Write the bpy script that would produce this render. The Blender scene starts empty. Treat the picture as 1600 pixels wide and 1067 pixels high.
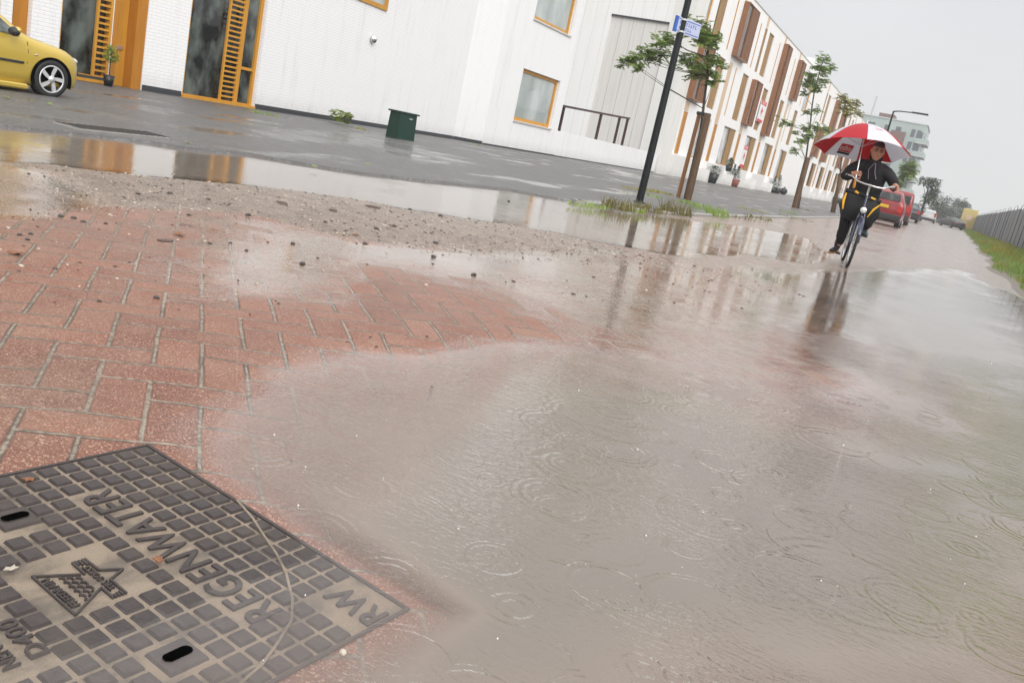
import bpy, bmesh, math, random
import numpy as np
from mathutils import Vector, Matrix, Euler, noise
R_ = math.radians
C = bpy.context.scene.collection
SC = bpy.context.scene
K = 0.85                      # one modelling unit = 0.85 m; everything is scaled by K at the end
rnd = random.Random(7)
# ---------------------------------------------------------------- camera model
F_, RO, PI_, YW = 1345.72, R_(12.20956), R_(13.69214), R_(24.419)
def _axes():
    cp, sp = math.cos(PI_), math.sin(PI_)
    fwd = Vector((0, cp, -sp)); right = Vector((1, 0, 0)); down = Vector((0, -sp, -cp))
    c, s = math.cos(RO), math.sin(RO)
    r2 = right*c - down*s; d2 = right*s + down*c
    Z = Matrix.Rotation(YW, 3, 'Z')
    return Z@r2, Z@d2, Z@fwd
AXR, AXD, AXF = _axes()
def ray(px, py): return AXF + AXR*((px-800)/F_) + AXD*((py-533.5)/F_)
def G(px, py, z=0.0):
    v = ray(px, py); t = (z-1)/v.z; return Vector((v.x*t, v.y*t, z))
def WX(px, py, X):
    v = ray(px, py); t = X/v.x; return Vector((X, v.y*t, 1+v.z*t))
def WY(px, py, Y):
    v = ray(px, py); t = Y/v.y; return Vector((v.x*t, Y, 1+v.z*t))
# ---------------------------------------------------------------- mesh builder
class MB:
    def __init__(s): s.v = []; s.f = []; s.sm = []; s.M = None
    def add(s, vs, fs, smooth=False):
        o = len(s.v)
        for p in vs:
            p = Vector(p); s.v.append(tuple(s.M @ p) if s.M else tuple(p))
        for f in fs: s.f.append(tuple(i+o for i in f)); s.sm.append(smooth)
        return s
    def box(s, a, b, bev=0):
        x0, y0, z0 = a; x1, y1, z1 = b
        if bev <= 0:
            vs = [(x, y, z) for z in (z0, z1) for y in (y0, y1) for x in (x0, x1)]
            return s.add(vs, [(0,2,3,1),(4,5,7,6),(0,1,5,4),(2,6,7,3),(0,4,6,2),(1,3,7,5)])
        vs = []
        for z, e in ((z0, bev), (z0+bev, 0), (z1-bev, 0), (z1, bev)):
            vs += [(x0+e, y0+e, z), (x1-e, y0+e, z), (x1-e, y1-e, z), (x0+e, y1-e, z)]
        fs = [(3,2,1,0),(12,13,14,15)]
        for k in range(3):
            for i in range(4):
                j = (i+1) % 4; fs.append((4*k+i, 4*k+j, 4*k+4+j, 4*k+4+i))
        return s.add(vs, fs)
    def tube(s, pts, rad, n=8, cap=True, smooth=True):
        pts = [Vector(p) for p in pts]; m = len(pts)
        if not hasattr(rad, '__len__'): rad = [rad]*m
        vs = []; up = None
        for i, p in enumerate(pts):
            t = (pts[min(i+1, m-1)] - pts[max(i-1, 0)]).normalized()
            if up is None:
                up = Vector((0, 0, 1)) if abs(t.z) < .9 else Vector((1, 0, 0))
            a = t.cross(up).normalized(); b = a.cross(t).normalized(); up = b
            for k in range(n):
                w = 2*math.pi*k/n; vs.append(p + (a*math.cos(w)+b*math.sin(w))*rad[i])
        fs = []
        for i in range(m-1):
            for k in range(n):
                k2 = (k+1) % n; fs.append((i*n+k, i*n+k2, (i+1)*n+k2, (i+1)*n+k))
        s.add(vs, fs, smooth)
        if cap: s.add(vs[:n], [tuple(range(n))]); s.add(vs[-n:], [tuple(reversed(range(n)))])
        return s
    def lathe(s, o, ax, prof, n=16, smooth=True):
        o = Vector(o); ax = Vector(ax).normalized()
        u = Vector((0, 0, 1)) if abs(ax.z) < .9 else Vector((1, 0, 0))
        a = ax.cross(u).normalized(); b = ax.cross(a).normalized(); vs = []
        for (r, h) in prof:
            for k in range(n):
                w = 2*math.pi*k/n; vs.append(o+ax*h+(a*math.cos(w)+b*math.sin(w))*r)
        fs = []
        for i in range(len(prof)-1):
            for k in range(n):
                k2 = (k+1) % n; fs.append((i*n+k, i*n+k2, (i+1)*n+k2, (i+1)*n+k))
        return s.add(vs, fs, smooth)
    def quad(s, a, b, c, d): return s.add([a, b, c, d], [(0, 1, 2, 3)])
    def ell(s, c, r, n=10, m=7):
        c = Vector(c); vs = [c+Vector((0, 0, r[2]))]
        for j in range(1, m):
            t = math.pi*j/m
            for k in range(n):
                w = 2*math.pi*k/n
                vs.append(c+Vector((r[0]*math.sin(t)*math.cos(w), r[1]*math.sin(t)*math.sin(w), r[2]*math.cos(t))))
        vs.append(c-Vector((0, 0, r[2]))); fs = []
        for k in range(n): fs.append((0, 1+k, 1+(k+1) % n))
        for j in range(m-2):
            for k in range(n):
                k2 = (k+1) % n; fs.append((1+j*n+k, 1+(j+1)*n+k, 1+(j+1)*n+k2, 1+j*n+k2))
        L = len(vs)-1
        for k in range(n): fs.append((L, 1+(m-2)*n+(k+1) % n, 1+(m-2)*n+k))
        return s.add(vs, fs, True)
    def mesh(s, name):
        me = bpy.data.meshes.new(name); me.from_pydata(s.v, [], s.f); me.polygons.foreach_set('use_smooth', s.sm); me.update(); return me
    def build(s, name, mat=None, parent=None, loc=(0, 0, 0)):
        o = bpy.data.objects.new(name, s.mesh(name)); C.objects.link(o); o.location = loc
        if mat: o.data.materials.append(mat)
        if parent is not None: o.parent = parent
        return o
def tag(o, label=None, cat=None, group=None, kind=None):
    if label: o['label'] = label
    if cat: o['category'] = cat
    if group: o['group'] = group
    if kind: o['kind'] = kind
    return o
def thing(name, label, cat, loc=(0, 0, 0), rz=0, group=None, sc=1):
    o = bpy.data.objects.new(name, None); C.objects.link(o); o.location = loc; o.rotation_euler = (0, 0, rz)
    o.scale = (sc, sc, sc); o.empty_display_size = .2
    return tag(o, label, cat, group)
def copy_tree(o, parent=None):
    c = o.copy(); C.objects.link(c); c.parent = parent
    for ch in list(o.children): copy_tree(ch, c)
    return c
def text_mb(txt, size, extrude=0.004, bold=0.0, space=1.0, sx=1.0):
    cu = bpy.data.curves.new('t', 'FONT'); cu.body = txt; cu.size = size; cu.extrude = extrude; cu.offset = bold
    cu.space_character = space; cu.align_x = 'CENTER'; cu.align_y = 'CENTER'; cu.resolution_u = 3
    o = bpy.data.objects.new('t', cu); C.objects.link(o)
    dg = bpy.context.evaluated_depsgraph_get(); me = o.evaluated_get(dg).to_mesh()
    vs = [Vector((v.co.x*sx, v.co.y, v.co.z)) for v in me.vertices]; fs = [tuple(p.vertices) for p in me.polygons]
    o.evaluated_get(dg).to_mesh_clear(); bpy.data.objects.remove(o); bpy.data.curves.remove(cu)
    return vs, fs
# ---------------------------------------------------------------- node helper
class NT:
    def __init__(s, name):
        s.m = bpy.data.materials.new(name); s.m.use_nodes = True; s.t = s.m.node_tree; s.t.nodes.clear()
        s.out = s.n('ShaderNodeOutputMaterial')
    def n(s, t, **kw):
        x = s.t.nodes.new(t)
        for k, v in kw.items(): setattr(x, k, v)
        return x
    def put(s, sock, v):
        if v is None: return
        if isinstance(v, bpy.types.NodeSocket): s.t.links.new(v, sock)
        else:
            if sock.type == 'RGBA' and len(v) == 3: v = (*v, 1)
            sock.default_value = v
    def m_(s, op, a, b=None, c=None, clamp=False):
        x = s.n('ShaderNodeMath', operation=op); x.use_clamp = clamp
        s.put(x.inputs[0], a); s.put(x.inputs[1], b); s.put(x.inputs[2], c); return x.outputs[0]
    def add(s, a, b): return s.m_('ADD', a, b)
    def sub(s, a, b): return s.m_('SUBTRACT', a, b)
    def mul(s, a, b): return s.m_('MULTIPLY', a, b)
    def step(s, v, a, b, lo=0.0, hi=1.0, t='SMOOTHSTEP'):
        x = s.n('ShaderNodeMapRange', interpolation_type=t)
        for i, q in enumerate((v, a, b, lo, hi)): s.put(x.inputs[i], q)
        return x.outputs[0]
    def mix(s, f, a, b, mode='MIX'):
        x = s.n('ShaderNodeMix', data_type='RGBA', blend_type=mode)
        s.put(x.inputs[0], f); s.put(x.inputs[6], a); s.put(x.inputs[7], b); return x.outputs[2]
    def obj(s): return s.n('ShaderNodeTexCoord').outputs['Object']
    def attr(s, name): return s.n('ShaderNodeAttribute', attribute_name=name).outputs['Fac']
    def mapp(s, v, scale=(1, 1, 1), rot=(0, 0, 0), loc=(0, 0, 0)):
        x = s.n('ShaderNodeMapping'); s.put(x.inputs[0], v); x.inputs[1].default_value = loc; x.inputs[2].default_value = rot; x.inputs[3].default_value = scale
        return x.outputs[0]
    def noise(s, v, sc, det=3, rough=.55, dist=0.0, col=False):
        x = s.n('ShaderNodeTexNoise'); s.put(x.inputs['Vector'], v); x.inputs['Scale'].default_value = sc
        x.inputs['Detail'].default_value = det; x.inputs['Roughness'].default_value = rough; x.inputs['Distortion'].default_value = dist
        return x.outputs['Color' if col else 'Fac']
    def vor(s, v, sc, out='Distance', feat='F1', rand=1.0):
        x = s.n('ShaderNodeTexVoronoi', feature=feat); s.put(x.inputs['Vector'], v); x.inputs['Scale'].default_value = sc
        x.inputs['Randomness'].default_value = rand
        return x.outputs[out]
    def bump(s, h, st=.5, d=.01, nrm=None):
        x = s.n('ShaderNodeBump'); s.put(x.inputs['Height'], h); x.inputs['Strength'].default_value = st; x.inputs['Distance'].default_value = d
        s.put(x.inputs['Normal'], nrm); return x.outputs[0]
    def pbr(s, col, rough=.6, nrm=None, metal=0, spec=.5, coat=0, coatr=.1, trans=0, ior=None, sheen=0):
        x = s.n('ShaderNodeBsdfPrincipled'); I = x.inputs
        s.put(I['Base Color'], col); s.put(I['Roughness'], rough); s.put(I['Normal'], nrm); s.put(I['Metallic'], metal)
        s.put(I['Specular IOR Level'], spec); s.put(I['Coat Weight'], coat); s.put(I['Coat Roughness'], coatr)
        s.put(I['Transmission Weight'], trans)
        if ior: I['IOR'].default_value = ior
        return x.outputs[0]
    def fin(s, sh): s.t.links.new(sh, s.out.inputs[0]); return s.m
def simple(name, col, rough=.55, nz=.12, sc=6, bump=0, bsc=40, metal=0, spec=.5, coat=0, streak=0):
    n = NT(name); o = n.obj()
    f = n.noise(o, sc, 4, .6); c2 = tuple(min(1, c*(1+nz*2)) for c in col); c1 = tuple(c*(1-nz*2) for c in col)
    col_ = n.mix(f, c1, c2)
    if streak:
        st = n.noise(n.mapp(o, (9, 9, .5)), 1, 4, .6); col_ = n.mix(n.step(st, .5, .75, 0, streak), col_, tuple(c*.55 for c in col))
    nr = n.bump(n.noise(o, bsc, 3), bump, .01) if bump else None
    return n.fin(n.pbr(col_, rough, nr, metal, spec, coat))
M = {}
def herring(n, p):
    """p: vector in unit = brick width. returns edge distance, id value socket (0..1), second random"""
    sx = n.n('ShaderNodeSeparateXYZ'); n.put(sx.inputs[0], p); X, Y = sx.outputs[0], sx.outputs[1]
    i = n.m_('FLOOR', X); j = n.m_('FLOOR', Y); fx = n.sub(X, i); fy = n.sub(Y, j)
    m = n.m_('FLOORED_MODULO', n.add(n.add(i, j), 2.0), 4.0)
    is1 = n.m_('COMPARE', m, 1.0, .1); is3 = n.m_('COMPARE', m, 3.0, .1); hor = n.m_('LESS_THAN', m, 1.5)
    u = n.add(fx, is1); v = n.add(fy, is3)
    Lu = n.add(1.0, hor); Lv = n.sub(2.0, hor)
    d = n.m_('MINIMUM', n.m_('MINIMUM', u, n.sub(Lu, u)), n.m_('MINIMUM', v, n.sub(Lv, v)))
    cx = n.n('ShaderNodeCombineXYZ'); n.put(cx.inputs[0], n.sub(i, is1)); n.put(cx.inputs[1], n.sub(j, is3))
    w = n.n('ShaderNodeTexWhiteNoise', noise_dimensions='3D'); n.put(w.inputs['Vector'], cx.outputs[0])
    return d, w.outputs['Value'], w.outputs['Color'], u, v
def make_mats():
    # ---- road: red herringbone clinkers with mud, wet film
    for plain in (False, True): _road_mat(plain)
    _other_mats()
def _road_mat(plain):
    n = NT('red_clinker' if plain else 'brick_road'); o = n.obj()
    wob = n.noise(o, 7, 2, .5, col=True); vm = n.n('ShaderNodeVectorMath', operation='MULTIPLY_ADD')
    n.put(vm.inputs[0], wob); vm.inputs[1].default_value = (.012, .012, 0); n.put(vm.inputs[2], o); ow = vm.outputs[0]
    a = R_(-46.5); W = .149; A0 = (-1.904, 1.959)
    ca, sa = math.cos(a), math.sin(a); s = 1/W
    loc = (-(ca*A0[0]-sa*A0[1])*s, -(sa*A0[0]+ca*A0[1])*s, 0)
    p = n.mapp(ow, (s, s, s), (0, 0, a), loc)
    d, idv, idc, uu, vv = herring(n, p)
    joint = n.step(d, .022, .058)                         # 1 on brick
    if plain: joint = n.m_('ADD', 1.0, 0.0); d = n.m_('ADD', .5, 0.0)
    h = n.attr('h'); mudA = n.attr('mud')
    f1 = n.noise(o, 150, 3, .8); f2 = n.noise(o, 42, 3, .6); f3 = n.noise(o, 3.2, 4, .6); f4 = n.noise(o, 1.1, 4, .6)
    red = n.mix(idv, (.125, .036, .020), (.25, .084, .046))
    red = n.mix(n.step(f2, .35, .7), red, (.20, .078, .048)); red = n.mix(n.mul(n.step(f3, .3, .75), .5), red, (.30, .175, .12))
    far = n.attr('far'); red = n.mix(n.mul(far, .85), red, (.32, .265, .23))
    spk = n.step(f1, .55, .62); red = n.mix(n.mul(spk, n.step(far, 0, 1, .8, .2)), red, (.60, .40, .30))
    dk = n.step(n.noise(o, 170, 2, .7), .58, .68); red = n.mix(n.mul(dk, .75), red, (.07, .035, .03))
    mudc = n.mix(n.step(n.noise(o, 60, 6, .9), .36, .62), (.095, .07, .055), (.46, .37, .30)); mudc = n.mix(n.step(n.noise(o, 5, 4, .7), .45, .62, 0, .55), mudc, (.13, .112, .09))
    grit = n.vor(o, 52, 'Color'); gd = n.vor(o, 52, 'Distance'); sg = n.n('ShaderNodeSeparateColor'); n.put(sg.inputs[0], grit)
    mudc = n.mix(n.mul(n.step(gd, .36, .25), n.step(sg.outputs[0], .45, .5)), mudc, n.mix(n.step(sg.outputs[1], .3, .7), (.05, .04, .033), (.66, .58, .48)))
    jm = n.mix(n.step(f2, .3, .7), (.11, .088, .062), (.34, .285, .22))
    col = n.mix(joint, jm, red)
    # thin dark gap beside joints
    gap = n.mul(n.step(d, .012, .03), n.step(d, .066, .045)); col = n.mix(n.mul(gap, n.step(f3, .40, .62, .0, .7)), col, (.06, .045, .038))
    thin = n.step(n.add(mudA, n.mul(n.sub(f3, .5), 1.1)), .35, .8)
    thin = n.m_('MAXIMUM', thin, n.mul(n.step(f4, .5, .75), .3))
    thin = n.m_('MAXIMUM', thin, n.mul(n.step(mudA, .15, .6), n.sub(1.0, joint)))
    col = n.mix(n.mul(thin, .84), col, mudc)
    # film of standing water in low spots
    relief = n.add(n.mul(joint, .004), n.add(n.mul(n.sub(idv, .5), .007), n.add(n.mul(n.sub(f3, .5), .016), n.mul(n.sub(f2, .5), .004))))
    lvl = n.add(h, relief)
    film = n.step(lvl, .0135, .005)                      # 1 = covered
    dep = n.step(lvl, .002, -.03)
    col = n.mix(n.mul(film, .12), col, n.mix(.5, col, (.20, .165, .13)))
    rough = n.step(film, 0, 1, n.step(far, 0, 1, .40, .24), .06); rough = n.add(rough, n.mul(n.sub(1.0, film), n.mul(n.sub(f2, .5), .25)))
    hb = n.add(n.mul(n.mul(n.step(d, .03, .09), n.sub(1.0, thin)), .55), n.add(n.mul(f1, .20), n.add(n.mul(f2, .25), n.mul(n.mul(thin, n.noise(o, 55, 5, .8)), 1.6))))
    dr = n.sub(1.0, n.mul(film, .93))
    nb = n.bump(n.mul(n.mul(hb, dr), n.step(far, 0, 1, 1, .35)), .75, .014)
    nb = n.bump(n.mul(n.noise(n.mapp(o, (1, 1, 1)), 26, 2), film), .12, .02, nb)
    sh = n.pbr(col, rough, nb, 0, n.step(film, 0, 1, .28, .55))
    M['clinker' if plain else 'road'] = n.fin(sh)
def _other_mats():
    # ---- water: murky, rippled
    n = NT('puddle_water'); o = n.obj(); dep = n.attr('depth')
    ring = None; fac = None
    for k, (sc_, fr, am) in enumerate(((3.1, 210, 1.0), (1.55, 120, .9), (5.3, 300, .55))):
        oo = n.mapp(o, loc=(k*3.7, k*1.9, 0)); v = n.n('ShaderNodeTexVoronoi', feature='F1', voronoi_dimensions='2D')
        n.put(v.inputs['Vector'], oo); v.inputs['Scale'].default_value = sc_
        sg = n.n('ShaderNodeSeparateColor'); n.put(sg.inputs[0], v.outputs['Color'])
        dd = n.m_('DIVIDE', v.outputs['Distance'], sc_)                       # in units
        rad = n.add(n.mul(sg.outputs[0], .15 if k != 1 else .26), .015)
        q = n.sub(dd, rad); env = n.m_('POWER', 2.718, n.mul(n.mul(q, q), -1.0/(.035**2) if k != 2 else -1.0/(.014**2)))
        if k == 2: env = n.mul(env, 1.6)
        w = n.mul(n.mul(n.m_('SINE', n.mul(q, fr)), env), n.mul(n.step(sg.outputs[1], .3, .5), am))
        ring = w if ring is None else n.add(ring, w)
    wv = n.noise(n.mapp(o, (1.0, 2.1, 1), (0, 0, R_(12))), 34, 3, .62, .6)
    wl = n.noise(n.mapp(o, (1.0, 2.6, 1), (0, 0, R_(25))), 9, 2, .5, .4)
    calm = n.step(n.noise(o, 1.1, 2), .36, .60, .18, 1.0)
    hh = n.add(n.mul(ring, .17), n.mul(n.add(wv, n.mul(wl, 1.0)), n.mul(calm, .72)))
    farv = n.attr('far'); hh = n.mul(hh, n.sub(1.0, n.mul(farv, .945)))
    hh = n.mul(hh, n.step(dep, .0, .022, .25, 1)); nb = n.bump(hh, .8, .0145)
    murkc = n.mix(n.noise(o, 1.2, 3), (.165, .137, .112), (.215, .182, .150))
    murkc = n.mix(n.step(dep, .006, .070, .6, 0), murkc, (.36, .25, .19))
    al = n.step(dep, .0, .047, .0, .99, 'LINEAR')
    al = n.add(al, n.mul(n.mul(n.sub(n.noise(o, 4.5, 5, .7), .5), 1.3), n.mul(al, n.sub(1.0, al)))) 
    df = n.n('ShaderNodeBsdfDiffuse'); n.put(df.inputs[0], murkc)
    tr = n.n('ShaderNodeBsdfTransparent'); tr.inputs[0].default_value = (.985, .97, .95, 1)
    m1 = n.n('ShaderNodeMixShader'); n.put(m1.inputs[0], al); n.t.links.new(tr.outputs[0], m1.inputs[1]); n.t.links.new(df.outputs[0], m1.inputs[2])
    gl = n.n('ShaderNodeBsdfGlossy'); gl.inputs['Roughness'].default_value = .03; n.put(gl.inputs['Normal'], nb); gl.inputs[0].default_value = (1, 1, 1, 1)
    fr = n.n('ShaderNodeFresnel'); fr.inputs[0].default_value = 1.58; n.put(fr.inputs['Normal'], nb)
    m2 = n.n('ShaderNodeMixShader'); ge = n.n('ShaderNodeNewGeometry'); n.put(m2.inputs[0], n.mul(fr.outputs[0], n.sub(1.0, ge.outputs['Backfacing']))); n.t.links.new(m1.outputs[0], m2.inputs[1]); n.t.links.new(gl.outputs[0], m2.inputs[2])
    m3 = n.n('ShaderNodeMixShader'); n.put(m3.inputs[0], n.step(n.add(dep, n.mul(n.sub(n.noise(o, 22, 4, .7), .5), .008)), -.002, .006)); t2 = n.n('ShaderNodeBsdfTransparent'); n.t.links.new(t2.outputs[0], m3.inputs[1]); n.t.links.new(m2.outputs[0], m3.inputs[2]); M['water'] = n.fin(m3.outputs[0])
    # ---- asphalt
    n = NT('wet_asphalt'); o = n.obj()
    f1 = n.step(n.noise(o, 42, 6, .95), .34, .66); f2 = n.noise(o, 2, 4, .6); ff = n.noise(n.mapp(o, (.9, .35, 1), (0, 0, R_(12))), 1.1, 3, .55)
    ag = n.vor(o, 38, 'Color'); sg = n.n('ShaderNodeSeparateColor'); n.put(sg.inputs[0], ag)
    col = n.mix(f1, (.045, .043, .041), (.21, .20, .192)); col = n.mix(n.mul(n.step(sg.outputs[0], .75, .9), .5), col, (.33, .31, .29))
    col = n.mix(n.step(f2, .35, .75, 0, .5), col, (.085, .08, .077))
    film = n.step(n.add(ff, n.mul(n.sub(f1, .5), .06)), .55, .66); film = n.m_('MAXIMUM', film, n.attr('film'))
    rough = n.step(film, 0, 1, .42, .05)
    nb = n.bump(n.mul(n.add(f1, n.noise(o, 14, 2)), n.sub(1.0, n.mul(film, .93))), .55, .02)
    M['asphalt'] = n.fin(n.pbr(col, rough, nb, 0, .5))
    # ---- white painted brick
    for nm, c0, cz in (('wbrick', (.86, .86, .865), .075), ('wplain', (.86, .85, .835), 0), ('gplinth', (.74, .73, .715), 0), ('pillar', (.74, .73, .70), 0)):
        n = NT('white_painted_brick' if cz else 'white_render'); o = n.obj()
        sx = n.n('ShaderNodeSeparateXYZ'); n.put(sx.inputs[0], o)
        cx = n.n('ShaderNodeCombineXYZ'); n.put(cx.inputs[0], n.add(sx.outputs[0], sx.outputs[1])); n.put(cx.inputs[1], sx.outputs[2])
        st = n.noise(n.mapp(o, (3, 3, .35)), 1, 5, .65); sp = n.noise(o, 2.2, 4)
        col = n.mix(n.step(st, .50, .75, 0, .38), c0, tuple(c*.72 for c in c0)); col = n.mix(n.mul(sp, .12), col, (.70, .69, .66))
        dz = n.step(sx.outputs[2], .0, .60, .60, 0); col = n.mix(n.mul(dz, n.noise(o, 5, 4)), col, (.36, .34, .29))
        if cz:
            b = n.n('ShaderNodeTexBrick'); n.put(b.inputs[0], cx.outputs[0]); b.inputs['Scale'].default_value = 1
            b.inputs['Brick Width'].default_value = .26; b.inputs['Row Height'].default_value = cz; b.inputs['Mortar Size'].default_value = .009
            b.inputs['Mortar Smooth'].default_value = .6
            col = n.mix(n.mul(b.outputs['Fac'], .30), col, (.50, .50, .51))
            nb = n.bump(n.sub(n.mul(n.noise(o, 25, 3), .3), b.outputs['Fac']), .35, .012)
        else: nb = n.bump(n.noise(o, 30, 4), .15, .01)
        M[nm] = n.fin(n.pbr(col, .6, nb))
    # panels with joints
    n = NT('cladding_panels'); o = n.obj(); sx = n.n('ShaderNodeSeparateXYZ'); n.put(sx.inputs[0], o)
    fx = n.m_('FRACT', n.m_('DIVIDE', sx.outputs[0], .82)); e = n.m_('MINIMUM', fx, n.sub(1.0, fx)); ln = n.step(e, .012, .03, 1, 0)
    st = n.noise(n.mapp(o, (5, 5, .3)), 1, 5, .65)
    col = n.mix(n.step(st, .4, .8, 0, .5), (.68, .66, .63), (.50, .48, .455)); col = n.mix(n.mul(ln, .6), col, (.25, .24, .23))
    M['panel'] = n.fin(n.pbr(col, .5, n.bump(ln, .4, .01)))
    n = NT('pale_cladding_panels'); o = n.obj(); sx = n.n('ShaderNodeSeparateXYZ'); n.put(sx.inputs[0], o)
    fx = n.m_('FRACT', n.m_('DIVIDE', n.add(sx.outputs[0], .3), .82)); e = n.m_('MINIMUM', fx, n.sub(1.0, fx)); ln = n.step(e, .012, .03, 1, 0)
    col = n.mix(n.step(n.noise(n.mapp(o, (5, 5, .3)), 1, 5, .65), .4, .8, 0, .4), (.84, .835, .825), (.70, .69, .67)); col = n.mix(n.mul(ln, .35), col, (.4, .39, .38))
    M['panelw'] = n.fin(n.pbr(col, .5))
    # glass (opaque, mottled tones; dark_glass paints in reflected buildings)
    def glass(name, c1, c2, sc, spec=.6, rough=.04):
        n = NT(name); o = n.obj(); f = n.noise(n.mapp(o, (1, 1, .6)), sc, 3, .5)
        w = n.bump(n.noise(o, 1.2, 1), .04, .05)
        M[name] = n.fin(n.pbr(n.mix(n.step(f, .35, .68), c1, c2), rough, w, 0, spec))
    glass('dark_glass', (.010, .011, .010), (.13, .15, .14), 2.2)
    glass('grey_glass', (.33, .37, .36), (.50, .54, .53), .8)
    glass('brown_glass', (.04, .022, .012), (.12, .065, .035), 1.0)
    glass('curtain_glass', (.36, .37, .37), (.62, .62, .61), 1.5)
    def wood(name, c, dk, sp=.4, st=.4):
        n = NT(name); o = n.obj(); g = n.noise(n.mapp(o, (14, 14, 1.2)), 1, 5, .65)
        w = n.noise(o, 3, 3)
        col = n.mix(n.step(g, .3, .75), c, dk); col = n.mix(n.mul(w, st*.4), col, tuple(q*.7 for q in c))
        M[name] = n.fin(n.pbr(col, .45, n.bump(g, .2, .01), 0, sp))
    wood('orange_wood', (.60, .295, .036), (.50, .225, .026))
    wood('orange_dark', (.48, .20, .022), (.40, .155, .018))
    wood('slat_wood', (.34, .195, .075), (.46, .29, .12))
    wood('brown_wood', (.29, .125, .048), (.17, .068, .028))
    wood('beige_wood', (.66, .49, .33), (.58, .42, .28))
    wood('stake_wood', (.15, .088, .045), (.075, .045, .027))
    wood('stake_new', (.33, .155, .06), (.20, .09, .035))
    # metals, paints etc.
    M['plinth'] = simple('dark_plinth', (.042, .045, .052), .5)
    M['black_metal'] = simple('black_painted_metal', (.010, .013, .014), .5, spec=.3, bump=.05)
    M['rust_rail'] = simple('dark_brown_metal', (.050, .022, .017), .45)
    M['bin_green'] = simple('green_painted_metal', (.010, .040, .030), .35, bump=.05)
    M['chrome'] = simple('bright_metal', (.72, .72, .73), .22, metal=.9, nz=.05)
    M['silver'] = simple('silver_paint', (.66, .66, .67), .28, metal=.35, nz=.05)
    M['rubber'] = simple('black_rubber', (.018, .018, .019), .7)
    M['wet_tray'] = simple('wet_drain_floor', (.34, .33, .31), .10, spec=.6)
    M['drain_bar'] = simple('dark_drain_bar', (.022, .021, .02), .8, spec=.1)
    M['concrete'] = simple('wet_concrete', (.30, .285, .265), .4, bump=.3)
    M['granite'] = simple('pale_sill', (.55, .53, .50), .5)
    M['soil'] = simple('wet_soil', (.17, .135, .10), .5, .25, bump=.8, bsc=18)
    M['earth'] = simple('dull_ground', (.09, .095, .06), .8, .3, 1.0)
    def leaf(name, c1, c2, sc=3.0):
        n = NT(name); g = n.n('ShaderNodeNewGeometry'); o = n.obj()
        f = n.mix(n.noise(o, sc, 3), c1, c2); col = n.mix(n.mul(g.outputs['Random Per Island'], .75), f, c2)
        d = n.pbr(col, .42, None, 0, .45); t = n.n('ShaderNodeBsdfTranslucent'); n.put(t.inputs[0], col)
        mx = n.n('ShaderNodeMixShader'); mx.inputs[0].default_value = .3; n.t.links.new(d, mx.inputs[1]); n.t.links.new(t.outputs[0], mx.inputs[2])
        M[name] = n.fin(mx.outputs[0])
    leaf('leaf_green', (.11, .20, .04), (.32, .43, .11)); leaf('leaf_yellow', (.19, .23, .05), (.42, .37, .08))
    leaf('leaf_dark', (.018, .045, .015), (.05, .095, .028)); leaf('leaf_brown', (.14, .11, .035), (.22, .20, .07))
    leaf('leaf_grey', (.075, .10, .07), (.13, .155, .105), .6); leaf('leaf_lime', (.15, .24, .03), (.30, .38, .06))
    M['bark'] = simple('dark_bark', (.055, .043, .034), .8, bump=.5)
    # cast iron and sand
    n = NT('cast_iron'); o = n.obj(); f = n.noise(o, 60, 4, .7); g = n.noise(o, 6, 3)
    col = n.mix(f, (.034, .028, .028), (.088, .072, .069)); col = n.mix(n.mul(n.step(g, .45, .75), .4), col, (.12, .10, .08))
    fine = n.noise(o, 320, 2, .7)
    M['iron'] = n.fin(n.pbr(col, n.step(g, .3, .7, .42, .6), n.bump(n.add(n.mul(fine, .4), f), .35, .006), .1, .25))
    n = NT('wet_sand'); o = n.obj(); f = n.noise(o, 240, 4, .8); g = n.noise(n.mapp(o, (1, .6, 1)), 11, 4, .6)
    col = n.mix(f, (.16, .12, .088), (.48, .385, .29)); col = n.mix(n.step(g, .42, .68, 0, .75), col, (.095, .085, .072))
    M['sand'] = n.fin(n.pbr(col, .55, n.bump(n.add(f, g), .6, .008), 0, .25))
    M['hole'] = simple('opening_shade', (.002, .002, .002), .9, spec=0)  # flat black painting the shade inside slots and wheel arches
    n = NT('stone'); o = n.obj(); oi = n.n('ShaderNodeObjectInfo'); f = n.noise(o, 60, 4, .7)
    c = n.mix(f, (.03, .026, .024), (.085, .07, .06)); M['stone_dark'] = n.fin(n.pbr(c, .3, n.bump(f, .6, .01)))
    M['stone_brown'] = simple('brown_bark_chip', (.085, .055, .042), .45, .3, 30, bump=.8)
    M['stone_pale'] = simple('pale_pebble', (.50, .44, .36), .4, .3, 40, bump=.6, bsc=80)
    M['dead_leaf'] = simple('dead_leaf', (.22, .085, .035), .5, .3, 30)
    # vehicles
    def paint(name, c, flake=.15, metal=.3):
        n = NT(name); o = n.obj(); f = n.noise(o, 2.5, 3)
        dr = n.noise(o, 70, 2, .5)
        M[name] = n.fin(n.pbr(n.mix(f, tuple(q*.9 for q in c), c), .34, n.bump(n.step(dr, .6, .72), .10, .004), metal, .5, .6, .12))
    paint('yellow_paint', (.62, .44, .075)); paint('red_paint', (.27, .016, .018), metal=.1); paint('dark_paint', (.02, .024, .032)); paint('white_paint', (.62, .62, .62), metal=0)
    paint('yellow_box', (.60, .47, .14), metal=0)
    M['trim'] = simple('black_plastic_trim', (.03, .031, .033), .5)
    M['plate'] = simple('yellow_plate', (.72, .46, .03), .4); M['white_lbl'] = simple('white_plastic', (.8, .8, .8), .4, .03); M['red_lamp'] = simple('red_lamp_lens', (.5, .02, .02), .2, coat=.5)
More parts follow.
